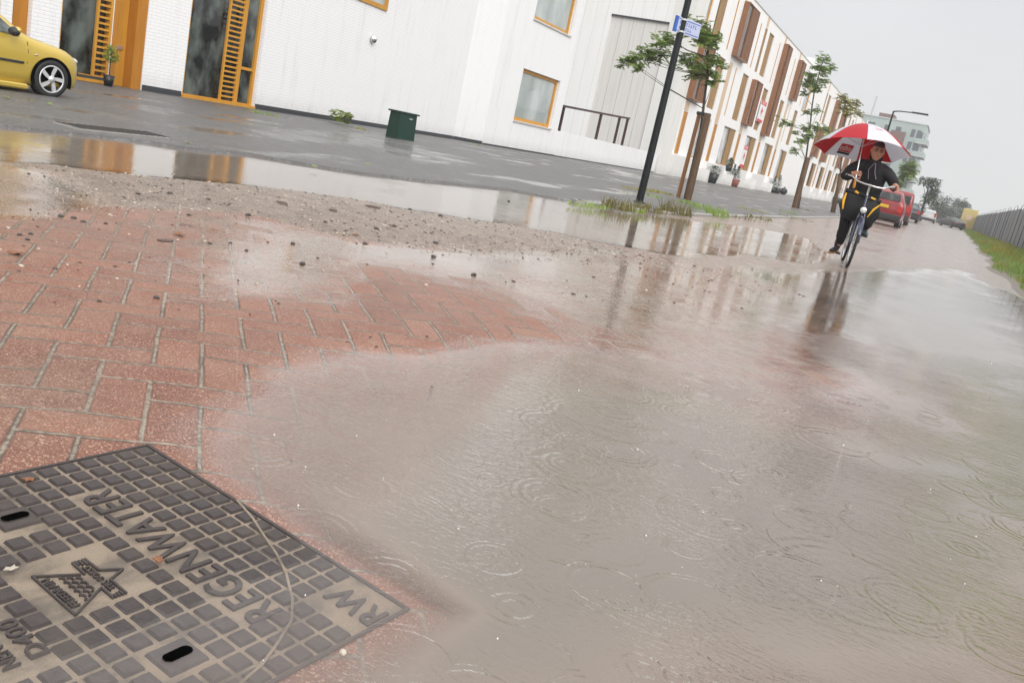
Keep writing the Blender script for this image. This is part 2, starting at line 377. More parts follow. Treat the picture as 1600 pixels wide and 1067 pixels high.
    M['ink'] = simple('black_lettering', (.02, .02, .02), .5)
    M['blue'] = simple('blue_enamel', (.035, .11, .42), .3); M['sign_pale'] = simple('pale_blue_enamel', (.46, .50, .68), .3, .04); M['red_print'] = simple('red_print', (.62, .035, .045), .45, .05)
    M['terracotta'] = simple('terracotta', (.24, .065, .04), .6); M['potblack'] = simple('black_pot', (.012, .013, .014), .4)
    # cloth
    M['cloth_black'] = simple('black_rain_cloth', (.012, .0115, .014), .75, .25, 9, bump=.5, bsc=9)
    M['cloth_trouser'] = simple('black_trouser_cloth', (.009, .009, .011), .8, .25, 9, bump=.5, bsc=9)
    M['skin'] = simple('skin', (.62, .31, .21), .5, .08, 20); M['hair'] = simple('greying_hair', (.075, .05, .048), .6, .2, 60, bump=.6, bsc=90)
    M['cap'] = simple('purple_grey_cap', (.11, .055, .075), .7, .15, 40)
    M['boot'] = simple('dark_boot', (.022, .020, .022), .4); M['sole'] = simple('tan_sole', (.34, .17, .05), .6); M['boot_green'] = simple('grey_green_boot', (.045, .075, .075), .35)
    def fabric(name, c):
        n = NT(name); d = n.pbr(c, .5, n.bump(n.noise(n.obj(), 6, 3), .15, .03), 0, .4); t = n.n('ShaderNodeBsdfTranslucent'); n.put(t.inputs[0], tuple(min(1, q*1.0) for q in c))
        mx = n.n('ShaderNodeMixShader'); mx.inputs[0].default_value = .42; n.t.links.new(d, mx.inputs[1]); n.t.links.new(t.outputs[0], mx.inputs[2]); M[name] = n.fin(mx.outputs[0])
    fabric('umb_red', (.62, .02, .035)); fabric('umb_white', (.80, .80, .84)); M['umb_grey'] = simple('grey_print', (.42, .42, .46), .5, .05)
    M['yellow_cloth'] = simple('yellow_padding', (.80, .42, .02), .5, .1); M['orange_handle'] = simple('orange_handle', (.55, .22, .03), .4)
    M['bike_blue'] = simple('dark_blue_paint', (.020, .028, .065), .25, coat=.5); M['lens'] = simple('lamp_lens', (.75, .75, .75), .12, metal=.3)
    # fence mesh
    n = NT('fence_mesh_sheet'); o = n.obj(); f = n.noise(n.mapp(o, (1, 4, 1)), 2.5, 4, .6); g = n.noise(o, 26, 3, .7)
    M['fence'] = n.fin(n.pbr(n.mix(n.add(n.mul(f, .5), n.mul(g, .5)), (.11, .12, .13), (.30, .315, .33)), .6, n.bump(f, .5, .05)))
    M['teal_wall'] = simple('pale_teal_cladding', (.36, .43, .41), .5, .05, .3); M['pale_wall'] = simple('pale_wall', (.52, .54, .54), .5, .05, .3); M['brownish'] = simple('brown_brick', (.16, .09, .075), .7)
    M['farwin'] = simple('far_window', (.10, .115, .13), .2); M['soffit'] = simple('grey_soffit', (.25, .25, .25), .7)
make_mats()
# ================================================================= GROUND
def polyG(pts): return np.array([tuple(G(x, y))[:2] for x, y in pts])
def sdist(P, X, Y):
    """signed distance to polygon P (positive inside)"""
    n = len(P); d = np.full(X.shape, 1e9); ins = np.zeros(X.shape, bool)
    for i in range(n):
        ax, ay = P[i]; bx, by = P[(i+1) % n]; ex, ey = bx-ax, by-ay
        t = np.clip(((X-ax)*ex+(Y-ay)*ey)/(ex*ex+ey*ey+1e-12), 0, 1)
        d = np.minimum(d, np.hypot(X-ax-t*ex, Y-ay-t*ey))
        c = ((ay > Y) != (by > Y)); xi = (bx-ax)*(Y-ay)/((by-ay) if abs(by-ay) > 1e-12 else 1e-12)+ax
        ins ^= (c & (X < xi))
    return np.where(ins, d, -d)
def sst(x, a, b):
    t = np.clip((x-a)/(b-a), 0, 1); return t*t*(3-2*t)
_rs = np.random.RandomState(3); _tab = _rs.rand(256, 256)
def vnoise(X, Y, s, seed=0):
    x = X*s+seed*17.3; y = Y*s+seed*9.1; i = np.floor(x).astype(int); j = np.floor(y).astype(int); fx = x-i; fy = y-j
    fx = fx*fx*(3-2*fx); fy = fy*fy*(3-2*fy); T = _tab
    a = T[i % 256, j % 256]; b = T[(i+1) % 256, j % 256]; c = T[i % 256, (j+1) % 256]; d = T[(i+1) % 256, (j+1) % 256]
    return a+(b-a)*fx+(c-a)*fy+(a-b-c+d)*fx*fy
PUD = [  # polygon px, depth, falloff
 ([(60,1150),(230,1000),(290,880),(300,790),(335,735),(385,700),(400,655),(480,600),(560,590),(650,580),(740,572),(815,560),(900,568),(1000,580),(1100,600),(1190,625),(1260,645),(1350,650),(1430,625),(1420,580),(1375,540),(1320,500),(1285,460),(1290,428),(1340,430),(1440,425),(1500,424),(1560,455),(1640,490),(1900,640),(1950,900),(1800,1250),(600,1350)], .100, .78, .62),
 ([(-160,172),(0,187),(200,206),(270,217),(400,232),(540,257),(800,288),(960,322),(1000,332),(1060,343),(1150,352),(1250,368),(1322,408),(1290,418),(1180,402),(1040,398),(900,372),(800,354),(640,334),(520,313),(400,294),(250,284),(130,272),(60,258),(0,262),(-160,262)], .05, .35),
 ([(-160,240),(60,262),(130,284),(150,318),(110,345),(30,362),(-160,372)], .03, .35, .7),
 ([(285,472),(300,430),(345,362),(460,352),(600,356),(760,380),(960,392),(1100,404),(1260,430),(1330,500),(1420,590),(1330,650),(1180,620),(1000,575),(860,545),(800,500),(700,455),(620,432),(520,462),(440,452),(360,478)], .0125, .55, 1.0),
 ([(300,442),(342,366),(460,350),(600,357),(760,384),(930,402),(900,432),(740,422),(640,405),(560,402),(500,442),(380,452)], .012, .5, 1.0),
 ([(1262,440),(1340,424),(1420,430),(1330,560),(1272,520)], .03, .6, 1.0)]
PUD = [(polyG(q[0]), q[1], q[2], q[3] if len(q) > 3 else .35) for q in PUD]
MUD = [(polyG([(60,262),(200,268),(400,290),(520,310),(800,350),(1000,398),(900,410),(760,405),(560,378),(380,338),(300,335),(150,325),(70,300)]), .95, .4),
       (polyG([(0,340),(300,330),(600,380),(1100,400),(1250,430),(1100,500),(900,510),(620,430),(500,440),(280,410),(60,370)]), .50, .6),
       (polyG([(800,395),(1330,420),(1380,520),(1440,600),(1330,640),(1180,610),(1000,570),(820,530),(880,480)]), .52, .7), (polyG([(-200,180),(0,195),(400,240),(960,325),(1250,368),(1322,408),(1600,420),(1700,560),(1400,480),(900,372),(400,296),(-200,265)]), .7, .5)]
RISE = [(polyG([(590,445),(700,452),(812,502),(760,520),(640,540),(560,520)]), .012, .3),
        (polyG([(70,255),(250,275),(520,305),(900,362),(760,400),(560,380),(380,335),(180,310)]), .020, .35),
        (polyG([(0,500),(300,500),(380,560),(340,660),(200,700),(0,740),(-200,700),(-200,480)]), .012, .5)]
CA = np.array([-1.664, 1.539]); CE = np.array([.9937, -.112]); CT = np.array([-.112, -.9937]); CSZ = .912
def cov_st(X, Y): return (X-CA[0])*CE[0]+(Y-CA[1])*CE[1], (X-CA[0])*CT[0]+(Y-CA[1])*CT[1]
def cov_z(s, t): return .010-.0195*s
def hfun(X, Y, raw=False):
    n1 = vnoise(X, Y, .9, 1)+.5*vnoise(X, Y, 2.3, 2)+.35*vnoise(X, Y, 5.5, 3)+.2*vnoise(X, Y, 13, 4)
    wob = .30*(vnoise(X, Y, 1.3, 5)-.5)+.10*(vnoise(X, Y, 3.1, 6)-.5)+.05*(vnoise(X, Y, 9., 8)-.5)
    h = .010+.0075*(n1-1.0)
    for P, d, f, e in PUD:
        sd = sdist(P, X, Y)+wob; h = h-d*sst(sd, -f*e, f*1.6)
    for P, d, f in RISE: h = h+d*sst(sdist(P, X, Y)+wob, -f*.5, f*.6)
    h = np.maximum(h, -.095)
    s, t = cov_st(X, Y); dd = np.maximum(np.maximum(-s, s-CSZ), np.maximum(-t, t-CSZ))
    w = 1-sst(dd, .0, .20); h = h*(1-w)+cov_z(np.clip(s, -.2, 1.1), t)*w
    return h
def lin(a, b, st0, gr):
    r = [a]; st = st0
    while r[-1] < b: r.append(r[-1]+st); st *= gr
    return r
def grid_mesh(name, xs, ys, zf, mat, keep=None, attrs=None, parent=None):
    X, Y = np.meshgrid(xs, ys); Z = zf(X, Y); ny, nx = X.shape
    v = np.stack([X, Y, Z], -1).reshape(-1, 3)
    idx = np.arange(ny*nx).reshape(ny, nx); q = np.stack([idx[:-1, :-1], idx[:-1, 1:], idx[1:, 1:], idx[1:, :-1]], -1).reshape(-1, 4)
    if keep is not None:
        kf = keep(X, Y, Z).reshape(-1)[q].any(1); q = q[kf]
        used = np.unique(q); mp = -np.ones(len(v), int); mp[used] = np.arange(len(used)); q = mp[q]; v = v[used]
    else: used = np.arange(len(v))
    me = bpy.data.meshes.new(name); me.vertices.add(len(v)); me.vertices.foreach_set('co', v.astype(np.float32).ravel())
    me.loops.add(len(q)*4); me.loops.foreach_set('vertex_index', q.astype(np.int32).ravel())
    me.polygons.add(len(q)); me.polygons.foreach_set('loop_start', np.arange(0, len(q)*4, 4, dtype=np.int32))
    me.polygons.foreach_set('loop_total', np.full(len(q), 4, np.int32)); me.update(calc_edges=True)
    me.polygons.foreach_set('use_smooth', np.ones(len(q), bool))
    if attrs:
        for k, fn in attrs.items():
            a = me.attributes.new(k, 'FLOAT', 'POINT'); a.data.foreach_set('value', fn(X, Y).reshape(-1)[used].astype(np.float32))
    o = bpy.data.objects.new(name, me); C.objects.link(o); me.materials.append(mat); 
    return o
xs = [-x for x in lin(3.0, 9.6, .035, 1.03)][::-1][:-1]+[-3.0+.028*i for i in range(int(4.6/.028))]; xs = xs+[xs[-1]+q for q in lin(.03, 1.4, .03, 1.06)]
ys = lin(.55, 330, .022, 1.0175)
ys = np.array(ys); xs = np.array(xs)
def roadz(X, Y):
    h = hfun(X, Y); s, t = cov_st(X, Y); dd = np.maximum(np.maximum(-s, s-CSZ), np.maximum(-t, t-CSZ))
    return h-.005*(1-sst(dd, -.01, .035))-.04*(dd < -.03)
def mudf(X, Y):
    m = np.zeros(X.shape)
    for P, a, f in MUD: m = np.maximum(m, a*sst(sdist(P, X, Y), -f*.6, f*.6))
    m = np.maximum(m, .9*sst(X, .9, 1.7)*sst(Y, 6, 14)); return m
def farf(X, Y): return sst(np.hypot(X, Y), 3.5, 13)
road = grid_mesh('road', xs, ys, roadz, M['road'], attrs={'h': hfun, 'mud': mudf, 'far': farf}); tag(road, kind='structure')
water = grid_mesh('puddle_water', xs, ys, lambda X, Y: X*0, M['water'], keep=lambda X, Y, Z: (hfun(X, Y) < .004) & (Y < 60), attrs={'depth': lambda X, Y: -hfun(X, Y), 'far': lambda X, Y: sst(np.hypot(X, Y), 1.8, 8.5)})
tag(water, kind='structure')
# base ground to the horizon
g = MB(); g.quad((-900, -300, -.25), (900, -300, -.25), (900, 1500, -.25), (-900, 1500, -.25)); tag(g.build('ground', M['earth']), kind='structure')
# kerb and asphalt pavement ------------------------------------------------
EDGE = [tuple(G(x, y))[:2] for x, y in ((-700,120),(-250,172),(0,201),(100,211),(200,221),(300,236),(400,246),(540,270),(680,287),(800,299),(900,316))]
EDGE += [(-5.55, 13.6), (-5.05, 14.6), (-4.72, 16.5), (-4.62, 20), (-4.62, 26), (-4.65, 34), (-4.9, 46), (-5.0, 60), (-5.0, 90), (-5.0, 150), (-5.0, 330)]
def fine(P, st):
    out = []
    for (a, b) in zip(P[:-1], P[1:]):
        L = math.hypot(b[0]-a[0], b[1]-a[1]); n = max(1, int(L/st))
        for i in range(n): t = i/n; out.append((a[0]+(b[0]-a[0])*t, a[1]+(b[1]-a[1])*t))
    out.append(P[-1]); return out
def edge_x(Y):   # for pavement: left of this x; used monotone in y from y>=.55
    pts = sorted([(p[1], p[0]) for p in EDGE]); ys_ = [p[0] for p in pts]; return np.interp(Y, ys_, [p[1] for p in pts])
def pave():
    rows = lin(-8, 330, .10, 1.0) if False else None
    yy = [-8]+lin(-2, 30, .12, 1.0)+lin(30.3, 330, .3, 1.04); vs = []; fs = []; fl = []
    fr = [0, .004, .012, .025]+[.05+.03*q for q in range(21)]+[.72, .8, .9, 1]
    FP = [polyG(p) for p in ([(388,207),(450,206),(600,212),(630,219),(560,226),(430,222)], [(600,222),(660,230),(640,238),(560,232)], [(215,166),(290,178),(270,181),(200,172)], [(640,238),(760,256),(700,256)], [(940,262),(1000,275),(985,280)])]
    for j, y in enumerate(yy):
        x0 = float(edge_x(y)) + (.10*(noise.noise(Vector((y*1.3, 3, 0))))+.05*noise.noise(Vector((y*5, 1, 0))) if y < 14 else 0)
        if y >= 14: x0 -= .16
        xl = -19 if y < 320 else -19
        for f in fr:
            x = x0+(xl-8-x0)*f; vs.append((x, y, .028+.004*noise.noise(Vector((x*.6, y*.6, 0)))))
            v = 0
            for P in FP:
                v = max(v, float(sst(sdist(P, np.array([x]), np.array([y]))[0]+.25*noise.noise(Vector((x*1.5, y*1.5, 2))), -.15, .25)))
            fl.append(v)
        # drop the first vertex to make a lip
        i0 = len(vs)-len(fr); vs[i0] = (vs[i0][0]+.03, vs[i0][1], -.05)
    nx = len(fr)
    for j in range(len(yy)-1):
        for i in range(nx-1): fs.append((j*nx+i, (j+1)*nx+i, (j+1)*nx+i+1, j*nx+i+1))
    m = MB(); m.add(vs, fs, True); o = m.build('pavement', M['asphalt'])
    a = o.data.attributes.new('film', 'FLOAT', 'POINT'); a.data.foreach_set('value', fl); return tag(o, kind='structure')
pave()
kb = MB(); P = [p for p in fine(EDGE, .9) if p[1] > 13.0 and p[1] < 330]
for a, b in zip(P[:-1], P[1:]):
    if math.hypot(a[0]-b[0], a[1]-b[1]) < .05: continue
    dx, dy = b[0]-a[0], b[1]-a[1]; L = math.hypot(dx, dy); nx_, ny_ = -dy/L, dx/L; g_ = .006/L
    a2 = (a[0]+dx*g_, a[1]+dy*g_); b2 = (b[0]-dx*g_, b[1]-dy*g_); w = .17; h = .055
    q = [(a2[0], a2[1]), (b2[0], b2[1]), (b2[0]+nx_*w, b2[1]+ny_*w), (a2[0]+nx_*w, a2[1]+ny_*w)]
    kb.add([(x, y, -.08) for x, y in q]+[(x, y, h-.012 if k < 2 else h) for k, (x, y) in enumerate(q)]+[(q[0][0]+nx_*.02, q[0][1]+ny_*.02, h), (q[1][0]+nx_*.02, q[1][1]+ny_*.02, h)],
           [(0,1,5,4),(4,5,9,8),(8,9,6,7),(1,2,6,9,5),(0,4,8,7,3)])
tag(kb.build('kerb', M['concrete']), kind='structure')
# right-hand verge
def vedge(y): return 1.5+.10*math.sin(y*.9)+.12*math.sin(y*.37+1)+(.9*min(1, max(0, (y-30)/110)))
vm = MB(); vs = []; fs = []; yy = lin(-6, 340, .35, 1.025)
for y in yy:
    for i, (dx, z) in enumerate(((-.25, -.03), (0, .03), (.35, .07), (1.2, .10), (3.4, .12), (60, .1))): vs.append((vedge(y)+dx, y, z+.02*noise.noise(Vector((dx*3, y, 0)))))
for j in range(len(yy)-1):
    for i in range(5): fs.append((j*6+i, j*6+i+1, (j+1)*6+i+1, (j+1)*6+i))
vm.add(vs, fs, True); tag(vm.build('verge_soil', M['soil']), kind='structure')
# ---- grass blades as ground cover
def blades(m, cx, cy, z, n, spread, h, w, lean=.5, rr=rnd):
    for _ in range(n):
        a = rr.random()*6.283; r = spread*math.sqrt(rr.random()); x = cx+r*math.cos(a); y = cy+r*math.sin(a)
        b = rr.random()*6.283; hh = h*(.5+.8*rr.random()); l = lean*hh*(.3+rr.random()); c = rr.random()*6.283
        ux, uy = math.cos(c)*w, math.sin(c)*w; lx, ly = math.cos(b)*l, math.sin(b)*l
        m.add([(x-ux, y-uy, z), (x+ux, y+uy, z), (x+ux*.7+lx*.4, y+uy*.7+ly*.4, z+hh*.6), (x-ux*.7+lx*.4, y-uy*.7+ly*.4, z+hh*.6), (x+lx, y+ly, z+hh)],
              [(0, 1, 2, 3), (3, 2, 4)])
gr = MB(); gr2 = MB()
for k in range(6600):
    y = 5*math.exp(rnd.random()*3.85); t = rnd.random()**1.1; x = vedge(y)+.12+t*2.9
    sc = .8+y*.012; clump = noise.noise(Vector((x*1.1, y*.35, 5)))
    m = gr2 if clump > .22 else gr
    blades(m, x, y, .05, 5, .13*sc, (.16+.28*max(0, clump+.35))*(1 if t > .12 else .5), .012*sc, .6)
tag(gr.build('verge_grass', M['leaf_green']), 'green grass growing along the fence foot', 'grass', kind='stuff')
tag(gr2.build('verge_weeds', M['leaf_yellow']), 'yellowish weeds mixed into the roadside grass', 'weeds', kind='stuff')
# ================================================================= COVER
cz = .029
cov = thing('drain_cover', 'square cast iron stormwater cover with lettering at the near left corner', 'manhole cover', (CA[0], CA[1], 0))
rot = math.atan2(CE[1], CE[0])
# local frame: x = s, y = -t ; the plate tilts gently towards the puddle
cov.rotation_euler = Euler((0, math.atan(.0195), rot), 'XYZ'); cov.location = (CA[0], CA[1], .010)
m = MB(); m.box((0, -CSZ, -.05), (CSZ, 0, -.0035)); m.build('plate', M['sand'], cov)
m = MB(); fw = .012
m.box((-.004, -CSZ-.004, -.06), (CSZ+.004, -CSZ+fw*.5, .001)); m.box((-.004, -fw*.4, -.06), (CSZ+.004, .004, .001)); m.box((-.004, -CSZ+fw*.5, -.06), (fw*.3, -fw*.4, .001)); m.box((CSZ-fw*.3, -CSZ+fw*.5, -.06), (CSZ+.004, -fw*.4, .001))
m.build('frame', M['iron'], cov)
stud = MB(); ps, pt = .0502, .0497; s0, t0 = .0145+.0, .013
slots = [(.758, .449), (.189, .437)]
def stud_box(x0, x1, y0, y1, bev=.0032, z1=.0028):
    stud.add([(x0, y0, -.0036), (x1, y0, -.0036), (x1, y1, -.0036), (x0, y1, -.0036), (x0+bev, y0+bev, z1), (x1-bev, y0+bev, z1), (x1-bev, y1-bev, z1), (x0+bev, y1-bev, z1)],
             [(4,5,6,7),(0,1,5,4),(1,2,6,5),(2,3,7,6),(3,0,4,7)])
for i in range(18):
    for j in range(18):
        a, b = .005+i*ps, .005+j*pt; cs, ct = a+ps/2, b+pt/2
        if .335 < cs < .575 and .345 < ct < .545: continue
        if .145 < cs < .770 and .20 < ct < .297: continue
        if .755 < cs < .912 and ct < .150 and ct > .0: 
            if cs > .755: continue
        if .445 < cs < .66 and ct > .585 and ct < .70: continue
        if any(abs(cs-q[0]) < .046 and abs(ct-q[1]) < .048 for q in slots): continue
        gx = .0052
        stud_box(a+gx, a+ps-gx, -b-pt+gx, -b-gx)
# plain slabs with slots
for (s_, t_) in slots: stud_box(s_-.038, s_+.038, -t_-.040, -t_+.040)
stud.build('studs', M['iron'], cov)
for (s_, t_) in slots:
    hm = MB()
    pts = []
    for k in range(16):
        w = 2*math.pi*k/16; ox = .0; oy = .016 if math.sin(w) > 0 else -.016
        pts.append((s_+.0125*math.cos(w)+.0, -t_+oy+.0125*math.sin(w), .0058))
    hm.add([(p[0], p[1], .0058) for p in pts], [tuple(range(16))]); hm.build('lifting_slot', M['hole'], cov)  # uncut slot: black face paints the dark inside
def cov_text(txt, s, t, wd, ht, sp=1.0, rz=math.pi, bold=.0, z=-.0005):
    vs, fs = text_mb(txt, 1, 1, bold, sp, 1); c, q = math.cos(rz), math.sin(rz)
    x0, x1 = min(v.x for v in vs), max(v.x for v in vs); y0, y1 = min(v.y for v in vs), max(v.y for v in vs)
    vs = [Vector(((v.x-(x0+x1)/2)*wd/(x1-x0), (v.y-(y0+y1)/2)*ht/(y1-y0), .0028*v.z)) for v in vs]
    return [(s+v.x*c-v.y*q, -t+v.x*q+v.y*c, z+v.z) for v in vs], fs
lm = MB()
for a in (('REGENWATER', .464, .2495, .600, .078, 1.08), ('RW', .838, .080, .128, .066, 1.05), ('D400', .563, .616, .120, .033, 1.0), ('NEN-EN 124', .540, .664, .170, .029, 1.0)):
    for v_, f_ in [cov_text(*a, bold=.012)]:
        mm_ = MB(); mm_.add(v_, f_); mm_.build('lettering', M['iron'], cov)
em = MB()
def bar(a, b, w, z0=-.0036, z1=.0018, M_=None):
    (x0, y0), (x1, y1) = a, b; L = math.hypot(x1-x0, y1-y0); nx_, ny_ = -(y1-y0)/L*w/2, (x1-x0)/L*w/2
    q = [(x0+nx_, -(y0+ny_)), (x1+nx_, -(y1+ny_)), (x1-nx_, -(y1-ny_)), (x0-nx_, -(y0-ny_))]
    (M_ or em).add([(x, y, z0) for x, y in q]+[(x, y, z1) for x, y in q], [(4,5,6,7),(0,1,5,4),(1,2,6,5),(2,3,7,6),(3,0,4,7)])
for a, b in (((.402,.514),(.556,.517)),((.404,.514),(.445,.442)),((.554,.516),(.506,.440)),((.449,.408),(.471,.370)),((.489,.408),(.471,.370)),
             ((.399,.408),(.449,.408)),((.489,.409),(.546,.411)),((.399,.4335),(.447,.436)),((.503,.4365),(.546,.4375)),
             ((.399,.414),(.420,.414)),((.399,.421),(.416,.421)),((.399,.428),(.413,.428)),((.546,.417),(.532,.417)),((.546,.424),(.534,.424)),((.546,.431),(.536,.431))):
    bar(a, b, .0042)
for r_, (t_, s0_, s1_) in enumerate(((.456, .450, .505), (.468, .441, .515), (.480, .434, .522))):
    n_ = 3+r_; 
    for k in range(n_):
        c_ = s0_+(s1_-s0_)*(k+.5)/n_; rr_ = (s1_-s0_)/n_/2
        pr = [(c_+rr_*math.cos(w), t_-.8*rr_*math.sin(w)) for w in [math.pi*q/6 for q in range(7)]]
        for a, b in zip(pr[:-1], pr[1:]): bar(a, b, .0026)
em.add(*cov_text('FREEDRAIN', .479, .5025, .106, .0165, 1.0, bold=.012)); em.add(*cov_text('TBS SOEST', .473, .4225, .098, .0135, 1.0, bold=.012))
em.build('emblem', M['iron'], cov)
# curved scrape of pale sand across the studs
am = MB(); pr = [(.284,.071),(.369,.005),]
pr = [(.36,-.0),(.45,.026),(.524,.056),(.60,.085),(.667,.118),(.747,.172),(.80,.222),(.835,.285),(.868,.354),(.885,.42)]
for a, b in zip(pr[:-1], pr[1:]): bar(a, b, .0055, .0, .0032, am)
am.build('sand_streak', M['sand'], cov)
# ================================================================= BUILDINGS
class Wall:
    """maps facade coordinates (a along, z up, d outward) to the scene"""
    def __init__(s, O, ang):   # ang: direction of +a in plan, radians from +X; outward normal = direction turned clockwise
        s.O = Vector((O[0], O[1], 0)); s.u = Vector((math.cos(ang), math.sin(ang), 0)); s.n = Vector((math.sin(ang), -math.cos(ang), 0))
    def p(s, a, z, d=0): return s.O+s.u*a+s.n*d+Vector((0, 0, z))
    def box(s, m, a0, a1, z0, z1, d0, d1):
        vs = [s.p(a, z, d) for z in (z0, z1) for d in (d0, d1) for a in (a0, a1)]
        m.add(vs, [(0,1,3,2),(4,6,7,5),(0,4,5,1),(2,3,7,6),(0,2,6,4),(1,5,7,3)]); return m
    def facade(s, m, a0, a1, z0, z1, holes, dep=.28, thick=.45):
        As = sorted(set([a0, a1]+[h[0] for h in holes]+[h[1] for h in holes])); Zs = sorted(set([z0, z1]+[h[2] for h in holes]+[h[3] for h in holes]))
        As = [a for a in As if a0 <= a <= a1]; Zs = [z for z in Zs if z0 <= z <= z1]
        for i in range(len(As)-1):
            for j in range(len(Zs)-1):
                ca, cz_ = (As[i]+As[i+1])/2, (Zs[j]+Zs[j+1])/2
                if any(h[0] < ca < h[1] and h[2] < cz_ < h[3] for h in holes): continue
                m.add([s.p(As[i], Zs[j]), s.p(As[i+1], Zs[j]), s.p(As[i+1], Zs[j+1]), s.p(As[i], Zs[j+1])], [(0,1,2,3)])
        for (p, q, r, t) in holes:
            for A_, B_ in (((p, r), (q, r)), ((q, r), (q, t)), ((q, t), (p, t)), ((p, t), (p, r))):
                m.add([s.p(A_[0], A_[1]), s.p(B_[0], B_[1]), s.p(B_[0], B_[1], -dep), s.p(A_[0], A_[1], -dep)], [(0,1,2,3)])
        m.add([s.p(a0, z0), s.p(a0, z1), s.p(a0, z1, -thick), s.p(a0, z0, -thick)], [(0,1,2,3)])
        m.add([s.p(a1, z0), s.p(a1, z1), s.p(a1, z1, -thick), s.p(a1, z0, -thick)], [(0,1,2,3)])
        m.add([s.p(a0, z1), s.p(a1, z1), s.p(a1, z1, -thick), s.p(a0, z1, -thick)], [(0,1,2,3)])
        return m
def window(par, W, h, mat='orange_wood', glass='dark_glass', fr=.09, d=-.12, slats=None, mull=(), sill=None, hm=(), name='window'):
    """frame (part) > glass, slats, sill (sub-parts); slats=(a0,a1) range covered by a slatted shutter"""
    a0, a1, z0, z1 = h; m = MB(); e = .002
    W.box(m, a0+e, a0+fr, z0+e, z1-e, d-.10, d+.02); W.box(m, a1-fr, a1-e, z0+e, z1-e, d-.10, d+.02)
    W.box(m, a0+fr, a1-fr, z0+e, z0+fr, d-.10, d+.017); W.box(m, a0+fr, a1-fr, z1-fr, z1-e, d-.10, d+.017)
    for q in mull: W.box(m, q-fr*.45, q+fr*.45, z0+fr, z1-fr, d-.09, d+.014)
    for (q0, q1, zz) in hm: W.box(m, q0, q1, zz-fr*.4, zz+fr*.4, d-.088, d+.011)
    f = m.build(name, M[mat], par)
    g_ = MB(); W.box(g_, a0+fr*.6, a1-fr*.6, z0+fr*.6, z1-fr*.6, d-.075, d-.05); g_.build('glass', M[glass], f)
    if slats:
        s_ = MB(); b0, b1 = slats; W.box(s_, b0, b0+.055, z0+.01, z1-.01, d+.03, d+.085); W.box(s_, b1-.055, b1, z0+.01, z1-.01, d+.03, d+.085)
        st = slats_step[0]; zz = z0+.05
        if st > .25:
            W.box(s_, b0+.055, b1-.055, z0+.01, z1-.01, d-.03, d+.01); q = b0+.09; zz = z1
            while q < b1-.12: W.box(s_, q, q+.075, z0+.01, z1-.01, d+.011, d+.06); q += .15
        while zz < z1-.06: W.box(s_, b0+.055, b1-.055, zz, zz+st*.36, d+.035, d+.075); zz += st
        s_.build('slatted_shutter', M[slat_mat[0]], f)
    if sill:
        s_ = MB(); W.box(s_, a0-.04, a1+.04, z0-.075, z0-.003, -.1, .06); s_.build('sill', M['granite'], f)
    return f
slats_step = [.125]; slat_mat = ['orange_wood']
# ---- near white brick house -------------------------------------------------
hb = thing('white_brick_house', 'white painted brick house with orange framed windows and door behind the yellow car', 'house', (-17.2, 17.6, 0))
def rel(o, root): 
    return o
class RootWall(Wall):
    def __init__(s, O, ang, root): super().__init__((O[0]-root.location.x, O[1]-root.location.y), ang)
WA = RootWall((-17.2, 0), R_(90), hb); H = 8.6
holesA = [(9.6, 11.12, -.02, 6), (11.36, 11.76, .02, 3.4), (12.40, 13.63, .10, 3.5), (13.64, 14.53, -.02, 3.3), (15.73, 18.17, .02, 3.6)]
m = MB(); WA.facade(m, 3, 18.19, -.06, H, holesA, .5, .6); m.build('wall', M['wbrick'], hb)
# wall B
B0 = Vector((-17.2, 18.2)); B1 = Vector((-18.35, 30.6)); angB = math.atan2(B1.y-B0.y, B1.x-B0.x); LB = (B1-B0).length
WB = RootWall(B0, angB, hb)
q = [WX(510, 0, -17.75), WX(602, 18, -17.85)]
def toB(px, py):   # intersect a sight line with wall B
    v = ray(px, py); n_ = Vector((math.sin(angB), -math.cos(angB), 0)); O_ = Vector((B0.x, B0.y, 0)); c_ = Vector((0, 0, 1))
    t = (O_-c_).dot(n_)/v.dot(n_); P_ = c_+v*t; return (P_-O_).dot(Vector((math.cos(angB), math.sin(angB), 0))), P_.z
wb1 = toB(603, 18); wb0 = toB(520, -14)
hB = (wb1[0]-3.4, wb1[0], wb1[1], wb1[1]+2.3)
m = MB(); WB.facade(m, .02, LB, -.06, H, [hB], .25, .6); m.build('wall', M['wbrick'], hb)
window(hb, WB, hB, 'orange_wood', 'grey_glass', .13, .03, sill=False)
# projecting wall C
C0 = (-18.05, 32.5)
m = MB(); a_ = math.atan2(C0[1]-B1.y, C0[0]-B1.x); WR = RootWall(B1, a_, hb); WR.facade(m, .003, math.hypot(C0[0]-B1.x, C0[1]-B1.y), -.06, H, [], .2, .3); m.build('wall', M['wbrick'], hb)
WC = RootWall((-18.05, 0), R_(90), hb); hC = [(34.9, 38.9, 1.30, 3.52), (34.9, 38.9, 5.62, 7.85)]
m = MB(); WC.facade(m, 32.51, 39.75, -.06, H, hC, .3, .8)
m.add([WC.p(39.75, -.06, 0), WC.p(39.75, H, 0), WC.p(39.75, H, -7), WC.p(39.75, -.06, -7)], [(0,1,2,3)]); m.build('wall', M['wbrick'], hb)
for h_ in hC: window(hb, WC, h_, 'orange_wood', 'grey_glass', .14, -.16, sill=True)
m = MB(); 
for W_, a0, a1 in ((WA, 3, 13.62), (WA, 14.55, 15.7), (WB, .03, LB-.01), (WR, .02, math.hypot(C0[0]-B1.x, C0[1]-B1.y)-.01), (WC, 32.53, 39.9)): W_.box(m, a0, a1, -.06, .16 if W_ is not WC else .10, .0, .012)
m.build('plinth', M['plinth'], hb)
